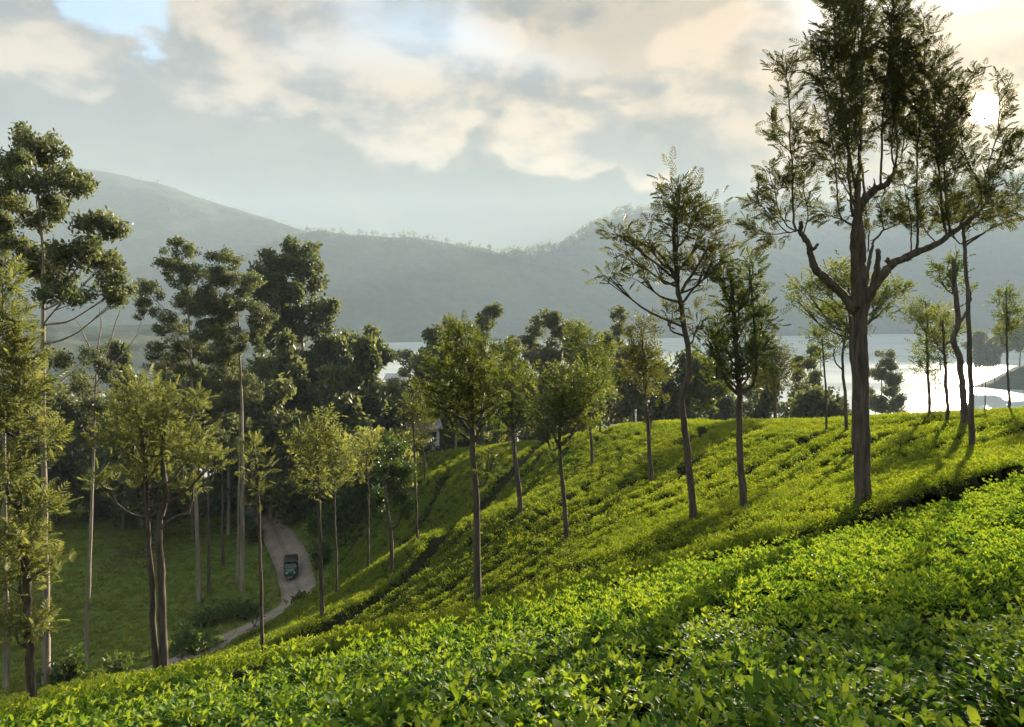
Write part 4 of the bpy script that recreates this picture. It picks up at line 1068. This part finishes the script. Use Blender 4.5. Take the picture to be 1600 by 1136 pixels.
# ------------------------------------------------------------------ the big pollarded silver oak
def big_oak():
    d = 20.0; rg = np.random.RandomState(77)
    base = at(1349, 778, d); base[2] = g1(base[0], base[1])
    o = empty('silver_oak', base)
    tag(o, 'big pollarded tree with thick cut limbs and upright poles, in front of the sun', 'tree', 'shade trees among the tea')
    def P3(q):
        p = at(q[0], q[1], d)
        if len(q) > 2: p[1] += q[2]
        return p
    def limb(name, pts, ra, rb, sides=10, knots=0.0):
        pl = polyline_noise([P3(q) for q in pts], rg, 0.022, max(8, 6 * len(pts)))
        rad = np.linspace(ra, rb, len(pl)) * (0.86 if ra > 0.05 else 1) * (1 + knots * (rg.rand(len(pl)) - 0.4))
        mb = MB(); mb.tube(pl - base, rad, sides, 0.20, seed=int(pts[0][0]))
        mb.build(name, M['bark'], o); return pl
    tp = polyline_noise([base - np.array([0, 0, 0.4]), P3((1349,770)), P3((1346,640)), P3((1344,540)), P3((1343,490)), P3((1342,455))], rg, 0.015, 34)
    rad = np.interp(np.linspace(0, 1, 34), [0, 0.06, 0.15, 0.75, 0.9, 1], [0.36, 0.25, 0.205, 0.185, 0.225, 0.18])
    mb = MB(); mb.tube(tp - base, rad, 16, 0.14); mb.build('trunk', M['bark'], o)
    limb('limb', [(1338,488),(1318,462),(1296,440),(1276,424),(1268,398),(1262,378),(1252,362),(1251,347)], 0.165, 0.055, 10, 0.35)
    limb('limb', [(1335,480,-.1),(1328,430,-.25),(1324,390,-.4),(1323,350,-.5),(1327,300,-.5),(1329,270,-.5)], 0.135, 0.055, 9, 0.2)
    limb('limb', [(1329,272,-.5),(1332,220,-.45),(1335,160,-.4),(1338,60,-.3),(1340,-20,-.3)], 0.052, 0.015, 8, 0.2)
    limb('limb', [(1345,480,.1),(1349,430,.2),(1350,380,.3),(1350,340,.35),(1354,318,.35),(1372,298,.4),(1396,283,.4),(1409,268,.4),(1412,254,.4)], 0.20, 0.055, 10, 0.3)
    limb('limb', [(1348,482),(1362,452),(1380,428),(1396,412),(1426,397),(1460,382),(1488,364),(1506,350),(1530,332)], 0.16, 0.05, 10, 0.3)
    limb('limb', [(1350,470,-.15),(1360,430,-.3),(1362,402,-.35),(1362,392,-.35)], 0.10, 0.06, 9, 0.3)
    limb('limb', [(1355,465,.3),(1368,425,.45),(1374,395,.5),(1378,378,.5)], 0.08, 0.035, 8, 0.3)
    for a, ra, rb in [([(1350,326,.3),(1346,312,.3),(1344,296,.3)], .05, .045), ([(1357,312,.3),(1357,298,.3)], .04, .035), ([(1266,392),(1274,388),(1277,380)], .04, .035),
                      ([(1404,406),(1415,408),(1424,407)], .05, .015), ([(1390,416),(1386,408),(1388,402)], .06, .05), ([(1374,300,.4),(1378,292,.4),(1378,285,.4)], .05, .045)]:
        limb('cut_stub', a, ra, rb, 7)
    # upright poles and spreading branches: points, thickness, how wide and from where the leaves stand
    poles = [
        ([(1243,362),(1240,330),(1238,280),(1235,200),(1229,120),(1228,85)], .032, 20, .10),
        ([(1250,358),(1225,364),(1195,366),(1168,362)], .022, 17, .15),
        ([(1240,360),(1222,340),(1210,300),(1200,262)], .020, 17, .15),
        ([(1232,364),(1208,342),(1190,322),(1176,312)], .018, 14, .25),
        ([(1256,365),(1262,330),(1256,290),(1252,262)], .018, 14, .10),
        ([(1236,240),(1216,215),(1202,188)], .014, 13, .15),
        ([(1320,356,-.5),(1298,350,-.7),(1276,344,-.9),(1258,338,-1.)], .030, 13, .35),
        ([(1296,350,-.7),(1288,320,-.8),(1282,270,-.9),(1272,200,-.9),(1262,120,-.8),(1258,80,-.8)], .024, 18, .12),
        ([(1322,340,-.4),(1310,290,-.6),(1304,220,-.7),(1292,150,-.8),(1284,60,-.8),(1282,10,-.8)], .034, 21, .06),
        ([(1324,320,-.4),(1306,262,.1),(1294,235,.3),(1274,200,.5)], .020, 17, .2),
        ([(1326,310,-.5),(1318,220,-.2),(1312,120,0),(1306,20,.1),(1304,-20,.1)], .034, 21, .18),
        ([(1335,120,-.4),(1330,60,-.4),(1326,-30,-.4)], .02, 22, .0),
        ([(1345,330,.3),(1340,260,.5),(1344,180,.6),(1350,90,.6),(1352,-10,.6)], .034, 21, .22),
        ([(1362,306,.4),(1362,250,.6),(1356,180,.7),(1366,80,.8),(1372,-10,.8)], .034, 21, .22),
        ([(1388,288,.4),(1386,240,.3),(1384,160,.1),(1392,60,0),(1396,-15,0)], .034, 21, .15),
        ([(1411,260,.4),(1420,215,.6),(1418,150,.8),(1424,70,.9),(1426,10,.9)], .030, 21, .12),
        ([(1411,258,.4),(1400,225,.2),(1404,150,.1),(1410,60,.1),(1412,15,.1)], .026, 20, .12),
        ([(1412,256,.4),(1436,235,.9),(1446,180,1.1),(1448,100,1.1),(1446,50,1.1)], .026, 21, .15),
        ([(1432,392),(1431,330,-.1),(1429,260,-.1),(1432,180,-.2),(1440,110,-.2),(1436,30,-.2)], .034, 20, .22),
        ([(1424,398),(1414,350,-.3),(1404,310,-.4),(1398,280,-.4)], .020, 15, .25),
        ([(1376,378,.5),(1398,356,.6),(1424,346,.7),(1450,330,.8)], .030, 14, .3),
        ([(1398,356,.6),(1392,320,.6),(1386,300,.7)], .018, 14, .2),
        ([(1370,390,.5),(1380,350,.8),(1376,320,.9)], .020, 17, .15),
        ([(1478,370),(1479,320,.2),(1476,250,.3),(1470,170,.3),(1478,100,.3),(1476,70,.3)], .034, 20, .06),
        ([(1482,368),(1500,320,.5),(1496,250,.6),(1504,180,.7),(1508,120,.7)], .028, 20, .05),
        ([(1486,366),(1468,330,-.3),(1462,280,-.4),(1458,200,-.4),(1466,140,-.4)], .026, 20, .05),
        ([(1500,356),(1520,330,.3),(1542,318,.4),(1548,290,.4),(1524,240,.4),(1510,190,.4),(1512,110,.4)], .034, 14, .30),
        ([(1545,300,.4),(1562,270,.5),(1584,240,.6),(1600,200,.6)], .022, 12, .25),
        ([(1552,280,.4),(1572,210,.4),(1578,160,.4),(1574,112,.4)], .018, 10, .35),
        ([(1512,150,.4),(1530,118,.3),(1550,108,.3)], .018, 9, .2),
        ([(1546,306,.4),(1572,304,.4),(1600,300,.4),(1625,296,.4)], .028, 12, .35),
        ([(1552,285,.4),(1580,262,.5),(1604,240,.5),(1618,205,.5)], .020, 13, .3),
        ([(1520,338),(1545,340,.2),(1572,335,.3),(1602,322,.3)], .020, 12, .2),
        ([(1490,362),(1510,340,-.4),(1522,312,-.6),(1520,280,-.6)], .020, 16, .1),
        ([(1462,380),(1450,345,.4),(1446,310,.5)], .018, 16, .2),
    ]
    parts = []; k = d / FPX
    twig = MB()
    for pts, ra, wpx, f0 in poles:
        pl = limb('branch', pts, ra, 0.008, 6)
        wid = wpx * k * 1.6
        seg = np.linalg.norm(np.diff(pl, axis=0), axis=1); L = seg.sum(); cum = np.concatenate([[0], np.cumsum(seg)]) / L
        n = int(L * 13.5)
        u = f0 + (1 - f0) * rg.rand(n) ** 0.85
        c = np.stack([np.interp(u, cum, pl[:, a]) for a in range(3)], 1)
        ax = unit(pl[-1] - pl[0])
        for i in range(n):
            out_ = unit(np.cross(ax, rg.normal(size=3))); prof = (0.45 + 0.75 * math.sin(min(1, (u[i] - f0) / (1 - f0) * 1.25 + .15) * 2.4)) if u[i] < 0.93 else 0.4
            ln = wid * prof * (0.5 + 0.7 * rg.rand()) * 1.25
            dv = unit(out_ * 0.9 + ax * 0.55 + np.array([0, 0, 0.35]))
            e = c[i] + dv * ln
            m_ = max(2, int(ln / 0.085))
            tt = (np.arange(m_) + 0.6 + 0.4 * rg.rand(m_)) / m_
            pos = c[i] + dv * (ln * tt)[:, None] * 0.92
            side = np.cross(dv, rg.normal(size=3)); side = unit(side)
            sg = np.where(np.arange(m_) % 2 == 0, 1, -1)[:, None]
            dirs = dv * 0.9 + side * sg * 0.55 * (1 - tt[:, None] ** 2) + rg.normal(size=(m_, 3)) * 0.30
            parts.append(scatter('frond', pos, dirs, (0.18 + 0.14 * rg.rand(m_)), roll=0.8, rg=rg, tint=np.clip(rg.normal(0.40, 0.17, m_), 0, 1)))
            if i % 2 == 0: twig.tube(np.array([c[i], (c[i] + e) / 2 - np.array([0, 0, .02]), e]) - base, [.008, .006, .003], 3, cap=False)
    tag(twig.build('twigs', M['bark'], o), kind='stuff')
    V, F, T = join(parts)
    link('crown', np_mesh('crown', V - base, F, M['oak_dark'], tint=T, smooth=False), o)
big_oak()
# ------------------------------------------------------------------ woods that close the view
def auto_lobes(px, top, bot, wpx, rg, n):
    out_ = []
    for i in range(n):
        f = (i + 0.5 * rg.rand()) / n
        y = top + (bot - top) * f
        env = wpx * (0.35 + 0.65 * math.sin(min(1.0, f * 0.85 + 0.18) * math.pi * 0.62))
        x = px + (rg.rand() - 0.5) * env * 1.3
        out_.append((x, y, env * (0.42 + 0.3 * rg.rand()), env * (0.30 + 0.22 * rg.rand())))
    return out_

def wood(label, group, px0, px1, count, d0, d1, top0, top1, wm, seed, mat='wood_leaf', depth=0.62, n=8):
    rg = np.random.RandomState(seed)
    for i in range(count):
        px = px0 + (px1 - px0) * (i + rg.rand() * 0.8) / count
        d = d0 + (d1 - d0) * rg.rand()
        top = top0 + (top1 - top0) * rg.rand()
        b_ = at(px, 700, d); zb = g1(b_[0], b_[1])
        pyb = HORIZON - zb / d * FPX
        wpx = wm * (0.75 + 0.5 * rg.rand()) * FPX / d
        lobes = auto_lobes(px, top + wpx * 0.25, top + (pyb - top) * depth, wpx, rg, n)
        lean = rg.normal() * 4
        tree('woodland_tree', label, group, (px, pyb), d, [(px, pyb - 8), (px + lean * .5, (pyb + top) / 2), (px + lean, top + wpx * 0.4)], 0.16 + 0.1 * rg.rand(), 0.05, lobes,
             kind='clump_lo', mat=mat, bark='bark_grey' if rg.rand() < 0.6 else 'bark_gum', dens=4.6, size=1.15, seed=seed + i, twigs=0)

wood('dark tree in the deep wood behind the tall eucalyptus, left of the lake', 'deep wood at the left', -60, 250, 13, 78, 135, 560, 650, 3.6, 300, depth=0.8)
wood('dark tree in the thick wood under the eucalyptus crowns', 'thick wood behind the road', 230, 600, 12, 105, 150, 570, 680, 3.6, 330, depth=0.85)
wood('leafy tree under the tall crowns, between the pale trunks', 'trees between the pale trunks', 180, 610, 11, 76, 100, 560, 660, 3.2, 370, mat='gum', depth=0.85)
wood('pale olive tree at the wood edge above the road', 'olive trees at the wood edge', 400, 650, 8, 70, 88, 640, 700, 2.3, 390, mat='oak_pale', depth=0.85, n=7)
wood('low leafy tree filling the wood beside the upper road', 'low trees by the upper road', 420, 680, 12, 92, 112, 640, 700, 3.0, 350, mat='shrub', depth=0.9, n=7)
wood('greyish tree in the hazy wood along the lake shore', 'lakeside wood', 600, 1010, 20, 100, 165, 585, 640, 4.2, 400, depth=0.9)
wood('hazy tree in the lakeside wood seen between the slope trees', 'lakeside wood right of centre', 1000, 1300, 16, 90, 160, 585, 640, 4.2, 440, depth=0.9)

wood('slender grey-green tree of the belt above the crest, left of centre', 'slender belt left of centre', 640, 930, 10, 92, 135, 505, 575, 2.0, 480, depth=0.62, n=8)
wood('slender grey-green tree of the belt behind the crest, right of centre', 'slender belt right of centre', 940, 1290, 10, 92, 140, 520, 590, 2.0, 520, depth=0.62, n=8)
wood('slim pale-stemmed tree in the valley between the tall eucalyptus', 'slim trees in the valley', 170, 640, 13, 76, 104, 520, 620, 1.7, 560, mat='gum', depth=0.55, n=8)
# --- pale trees on the headland across the water
rgx = np.random.RandomState(61)
for i, (px, dist_) in enumerate([(1528, 470), (1548, 480), (1566, 490), (1588, 500), (1606, 505)]):
    row = SPUR[:, 12]; xx = at(px, 560, row[0, 1])[0]
    j = int(np.argmin(np.abs(row[:, 0] / row[:, 1] - (px - 800) / FPX)))
    p = row[j]; d = float(p[1]); pyb = HORIZON - p[2] / d * FPX
    top = pyb - (17 + 9 * rgx.rand()) * FPX / d * 1.35
    rg_ = np.random.RandomState(70 + i); wpx = 13 + 4 * rg_.rand()
    lobes = auto_lobes(px, top + 4, top + (pyb - top) * 0.6, wpx, rg_, 9)
    base = np.array(p); o = empty('woodland_tree', base)
    tag(o, 'faint slender tree on the headland across the bright water', 'tree', 'trees on the headland')
    mb = MB(); mb.tube(np.array([[0, 0, -2], [0.3, 0, (top - pyb) * -.4 * d / FPX], [0, 0, (pyb - top) * .92 * d / FPX]]), [.4, .3, .1], 6)
    mb.build('trunk', M['bark'], o)
    L3 = [(at(x, y, d), rx * d / FPX, ry * d / FPX) for x, y, rx, ry in lobes]
    link('crown', crown_mesh('crown', L3, 'clump_lo', M['wood_leaf'], rg_, 0.9, 3.2, base), o)

# ------------------------------------------------------------------ shrubs on the verge and under the trees
def shrub(label, px, py, d, wpx, hpx, mat='shrub', kind='shrub', dens=38, size=0.36):
    rg = np.random.RandomState(int(px + py))
    b_ = at(px, py, d); py = HORIZON - (g1(b_[0], b_[1]) + (0.45 if tea_mask(b_[0], b_[1]) else 0.0)) / d * FPX      # stand on the ground
    lobes = [(px + (rg.rand() - .5) * wpx * 1.1, py - hpx * (0.06 + 0.72 * rg.rand()), wpx * (0.32 + .26 * rg.rand()), hpx * (0.22 + .2 * rg.rand())) for _ in range(9)]
    tree('shrub', label, 'shrubs along the road and in the hollow', (px, py), d, [(px, py - 2), (px + 1, py - hpx * .4), (px, py - hpx * .7)], 0.05, 0.02, lobes,
         kind='clump_lo' if kind == 'clump_lo' else kind, mat=mat, dens=dens, size=size, twigs=1, cat='shrub')
for lab, px, py, d, wd, hh in [
    ('broad-leaved shrub on the grass verge left of the road', 372, 945, 57, 34, 26),
    ('pale flowering shrub at the foot of the twin-trunked tree', 320, 950, 55, 26, 26),
    ('dark rounded shrub in the hollow, left of the twin trunks', 185, 1010, 40, 34, 46),
    ('low dark shrub in the bottom left hollow', 120, 1060, 34, 34, 46),
    ('loose-leaved shrub deep in the hollow by the left edge', 85, 1015, 44, 30, 30),
    ('wide low shrub between the twin trunks and the road', 288, 1004, 47, 50, 34),
    ('shrub on the bank just right of the three-wheeler', 508, 900, 64, 16, 34),
    ('shrub on the outer bend of the road', 506, 855, 70, 22, 28),
    ('dark shrub on the bank above the road bend', 466, 822, 76, 26, 34),
    ('dark shrub where the road goes into the wood', 432, 790, 84, 26, 34),
    ('shrub on the inner verge where the road narrows', 396, 850, 74, 16, 20),
    ('small bush at the tea edge below the road bend', 470, 955, 56, 12, 20),
    ('bush among the tea above the bank', 545, 800, 68, 30, 40),
    ('bush at the top of the tea bank', 590, 770, 76, 30, 36),
    ('bush beside the upper road end', 630, 745, 82, 22, 34),
    ('dark bush at the back edge of the grass slope', 255, 815, 88, 40, 40),
    ('bushy undergrowth at the top of the grass', 150, 812, 90, 50, 46),
    ('bushy undergrowth by the left edge, top of the grass', 70, 815, 88, 50, 50),
    ('scrubby bush under the pale trunks', 335, 812, 88, 36, 36)]:
    shrub(lab, px, py, d, wd * 1.3, hh * 1.5)

# grass of the left slope
gr = np.random.RandomState(17)
p = frustum_points(lambda y: 5.5 if y < 60 else 3.6, 30, 112, gr, x0=-75, x1=-8)
k = ~tea_mask(p[:, 0], p[:, 1]) & (dist_poly(p[:, 0], p[:, 1], ROAD) > 2.0) & (p[:, 0] < np.interp(p[:, 1], [30, 48, 60, 75, 112], [-18, -16, -13, -18, -24]))
p = p[k]; p = np.column_stack([p, G(p[:, 0], p[:, 1]) - 0.03])
gs = [tuft_object('grass_tuft', 4, 0.1, 'grass', 1.0, M['grass'], 60 + i, 0.02) for i in range(3)]
V, F = TPL['grass']
gme = np_mesh('grass', V * 0.3 + p[0], F, M['grass'], tint=np.full(len(V), .5), smooth=False)
grass = link('grass', gme); tag(grass, 'short rough grass on the slope left of the road', 'grass', kind='stuff')
scatter_nodes(grass, p, 0.16 + 0.16 * gr.rand(len(p)) + 0.25 * (gr.rand(len(p)) < 0.05), gs, 5, 0.15)

# tree line on the far ridges, read as one mass
rgt = np.random.RandomState(9); pos = []; sz = []; dirs = []; MBt = MB()
def ridge(Hh, row, i0, i1, n, h0, h1, clump=0.0):
    for q in range(n):
        u = i0 + (i1 - i0) * rgt.rand(); a = int(u); f = u - a
        if a >= len(Hh) - 1: continue
        c = Hh[a, row] * (1 - f) + Hh[a + 1, row] * f
        if value_noise(np.array([u * 10.]), np.array([1.0]), 37, 3)[0] < clump: continue
        hh = h0 + (h1 - h0) * rgt.rand() ** 2
        MBt.tube(np.array([c - (0, 0, 3), c + (0, 0, hh * .8)]), [.35, .2], 3, cap=False)
        for r_ in range(5):
            pos.append(c + np.array([rgt.normal() * hh * .16, rgt.normal() * hh * .16, hh * (0.45 + 0.5 * rgt.rand())])); sz.append(hh * (0.34 + 0.18 * rgt.rand())); dirs.append(rgt.normal(size=3))
ridge(H2, 39, 22, 75, 170, 3, 15, 0.38)
ridge(H2, 36, 15, 78, 260, 6, 15, 0.2)
ridge(H3, 39, 20, 60, 300, 8, 26, 0.2)
ridge(H3, 36, 18, 70, 260, 10, 22)
ridge(H1, 39, 60, 190, 160, 3, 10, 0.4)
ridge(H4, 39, 20, 100, 300, 8, 18, 0.2)
V, F, T = scatter('clump_lo', np.array(pos), np.array(dirs), np.array(sz), roll=1.0, rg=rgt)
mbv = np.concatenate(MBt.v); mbf = np.array(MBt.f)
rt = link('treeline', np_mesh('treeline', np.concatenate([V, mbv]), np.concatenate([F, mbf + len(V)]), M['wood_leaf'], tint=np.concatenate([T, np.zeros(len(mbv))]), smooth=False))
tag(rt, 'far trees along the ridges across the lake', 'treeline', kind='stuff')
mp_ = at(696, 374, 1795); mb = MB(); mb.tube(np.array([[0, 0, -6], [0, 0, 22.0]]), [0.9, 0.35], 5); mb.tube(np.array([[-2.2, 0, 17], [2.2, 0, 17]]), [.3, .3], 4)
o = mb.build('radio_mast', M['steel']); o.location = mp_.tolist(); tag(o, 'thin mast standing on the far ridge left of the saddle', 'mast')

# ------------------------------------------------------------------ small houses glimpsed through the wood
def house(label, px, py, d, wd, hh, rot, roof='tin'):
    b_ = at(px, py, d); z = g1(b_[0], b_[1]); zb = max(z - 0.3, b_[2] - 0.5)
    o = empty('house', (b_[0], b_[1], b_[2])); o.rotation_euler = (0, 0, rot); tag(o, label, 'house')
    dp = wd * 0.7
    mb = MB(); mb.box((-wd/2, -dp/2, min(z - b_[2], 0) - 2), (wd/2, dp/2, hh)); mb.build('wall', M['white'], o, False)
    rf = MB(); e = 0.4; r_ = hh + wd * 0.22
    for sgn in (1, -1):
        A = [(-wd/2 - e, sgn * (dp/2 + e), hh - 0.12), (wd/2 + e, sgn * (dp/2 + e), hh - 0.12), (wd/2 + e, 0, r_), (-wd/2 - e, 0, r_)]
        B_ = [(x, y, zz + 0.10) for x, y, zz in A]
        rf.add(A + B_, [(0,1,2,3),(4,7,6,5),(0,4,5,1),(1,5,6,2),(2,6,7,3),(3,7,4,0)])
    rf.build('roof', M[roof], o, False)
    for x in (-wd * .3, wd * .3):
        f = MB(); f.box((x - .55, -dp/2 - .05, hh * .35), (x + .55, -dp/2 + .02, hh * .75)); wn = f.build('window', M['vinyl'], o, False)
        s_ = MB(); s_.box((x - .65, -dp/2 - .12, hh * .31), (x + .65, -dp/2 + .01, hh * .345)); s_.build('sill', M['white'], wn, False)
    f = MB(); f.box((-.5, -dp/2 - .06, 0), (.5, -dp/2 + .02, 2.0)); f.build('door', M['seat'], o, False)
house('small white house with a tin roof, glimpsed left of the golden crown', 655, 690, 98, 4.6, 1.9, 0.3)
house('white house by the water, glimpsed among the grey trees at left centre', 622, 606, 165, 4.5, 2.0, -0.2)
house('white house at the crest, half hidden behind the narrow-crowned trees', 976, 697, 88, 2.6, 1.9, 0.1)
mb = MB(); mb.tube(np.array([[0, 0, -.8], [0, 0, 1.5]]), [.07, .07], 6); mb.tube(np.array([[0, 0, 1.3], [0, 0, 1.55]]), [.09, .09], 6)
o = mb.build('post', M['white']); o.location = at(993, 668, 66).tolist(); tag(o, 'white post on the crest beside the house', 'post')

# ------------------------------------------------------------------ three-wheeler on the road
def rickshaw():
    c = at(455, 905, 64.5); z = float(ground_z(np.array([c[0]]), np.array([c[1]]))[0]) + 0.15
    o = empty('auto_rickshaw', (c[0], c[1], z)); o.scale = (0.92, 0.92, 0.92); o.rotation_euler = (0, 0, R(14))          # front looks down the road to the camera (-Y)
    tag(o, 'dark green three-wheeler with black canopy on the dirt road', 'three-wheeler')
    def lathe_x(mb, x0, x1, yc, zc, r, n=16): mb.tube(np.array([[x0, yc, zc], [x1, yc, zc]]), [r, r], n)
    def loft(mb, secs):
        """rounded box sections along Y: (y, half width low, half width high, z low, z high)"""
        n = len(secs); V = []
        for y, a, b_, z0, z1 in secs:
            V += [(-a*.8, y, z0), (a*.8, y, z0), (a, y, z0 + .12), (b_, y, z1 - .12), (b_*.85, y, z1), (-b_*.85, y, z1), (-b_, y, z1 - .12), (-a, y, z0 + .12)]
        F = []
        for i in range(n - 1):
            for k_ in range(8): F.append((i*8+k_, i*8+(k_+1) % 8, (i+1)*8+(k_+1) % 8, (i+1)*8+k_))
        F.append(tuple(range(7, -1, -1))); F.append(tuple((n-1)*8+k_ for k_ in range(8)))
        mb.add(V, F)
    b_ = MB(); loft(b_, [(-1.28, .16, .14, .42, .74), (-1.16, .34, .30, .34, .92), (-.95, .50, .50, .30, 1.02), (-.78, .56, .56, .30, 1.04), (-.70, .60, .58, .26, .60), (0.0, .64, .64, .24, .52), (.35, .66, .66, .24, .98), (1.20, .64, .62, .28, 1.02), (1.34, .55, .50, .40, .92)])
    b_.build('body', M['green_paint'], o)
    r_ = MB(); loft(r_, [(-.80, .58, .54, 1.52, 1.66), (-.5, .63, .60, 1.54, 1.76), (.5, .65, .62, 1.54, 1.80), (1.15, .64, .60, 1.05, 1.76), (1.30, .58, .50, 1.02, 1.58)])
    r_.build('canopy', M['vinyl'], o)
    ws = MB(); ws.add([(-.52, -.80, 1.03), (.52, -.80, 1.03), (.50, -.70, 1.53), (-.50, -.70, 1.53), (-.52, -.785, 1.03), (.52, -.785, 1.03), (.50, -.685, 1.53), (-.50, -.685, 1.53)],
                      [(0,1,2,3),(7,6,5,4),(0,4,5,1),(1,5,6,2),(2,6,7,3),(3,7,4,0)])
    w_ = ws.build('windscreen', M['glass'], o, False)
    fr = MB()
    for s_ in (-1, 1): fr.tube(np.array([[s_*.55, -.82, .98], [s_*.53, -.70, 1.58]]), [.035, .035], 6)
    fr.tube(np.array([[-.55, -.70, 1.55], [.55, -.70, 1.55]]), [.035, .035], 6); fr.tube(np.array([[-.55, -.82, 1.03], [.55, -.82, 1.03]]), [.03, .03], 6)
    fr.build('frame', M['vinyl'], w_)
    for s_ in (-1, 1):
        pz = MB(); pz.tube(np.array([[s_*.62, .30, .9], [s_*.62, .22, 1.58]]), [.03, .03], 6); pz.build('pillar', M['vinyl'], o)
        h_ = MB(); h_.tube(np.array([[s_*.34, -1.14, .72], [s_*.34, -1.20, .72]]), [.085, .08], 12); h_.build('headlight', M['lens'], o)
        mr = MB(); mr.tube(np.array([[s_*.55, -.80, 1.12], [s_*.78, -.86, 1.24]]), [.012, .012], 4); mr.box((s_*.78 - .07, -.88, 1.18), (s_*.78 + .07, -.85, 1.36)); mr.build('mirror', M['steel'], o)
    for x, y in ((0, -.98), (-.54, .88), (.54, .88)):
        t_ = MB(); lathe_x(t_, x - .06, x + .06, y, .21, .21, 18); wh = t_.build('wheel', M['rubber'], o)
        q = MB(); lathe_x(q, x - .065, x + .065, y, .21, .11, 12); q.build('rim', M['steel'], wh)
    fd = MB(); a = np.linspace(0.15, math.pi - .15, 8)
    fd.add([(sx, -.98 + .27 * math.cos(q), .21 + .27 * math.sin(q)) for q in a for sx in (-.09, .09)], [(2*i, 2*i+1, 2*i+3, 2*i+2) for i in range(7)])
    fd.build('mudguard', M['green_paint'], o)
    st = MB(); st.box((-.42, -.15, .52), (.42, .18, .66)); st.box((-.42, .16, .6), (.42, .26, 1.05)); st.build('seat', M['seat'], o, False)
    hb_ = MB(); hb_.tube(np.array([[-.32, -.52, 1.02], [0, -.66, 1.0], [.32, -.52, 1.02]]), [.018, .018, .018], 6); hb_.tube(np.array([[0, -.66, 1.0], [0, -.95, .5]]), [.03, .03], 6); hb_.build('handlebar', M['steel'], o)
    bp_ = MB(); bp_.tube(np.array([[-.30, -1.30, .40], [0, -1.36, .40], [.30, -1.30, .40]]), [.025]*3, 6); bp_.build('bumper', M['steel'], o)
rickshaw()
# ------------------------------------------------------------------ the hazy evening air
def haze_box():
    mb = MB(); mb.box((-3750, -150, -76), (3750, 3420, 512))
    m = bpy.data.materials.new('hazy_air'); m.use_nodes = True
    t = NT(m.node_tree)
    for n in list(t.n):
        if n.type != 'OUTPUT_MATERIAL': t.n.remove(n)
    o = next(n for n in t.n if n.type == 'OUTPUT_MATERIAL')
    v = t.node('ShaderNodeVolumePrincipled')
    v.inputs['Color'].default_value = (0.66, 0.82, 0.95, 1)
    v.inputs['Density'].default_value = HAZE_DENSITY
    v.inputs['Anisotropy'].default_value = 0.0
    t.l.new(v.outputs[0], o.inputs['Volume'])
    h_ = mb.build('haze', m, smooth=False)
    tag(h_, 'pale evening haze over the valley and lake', 'haze', kind='stuff')
haze_box()
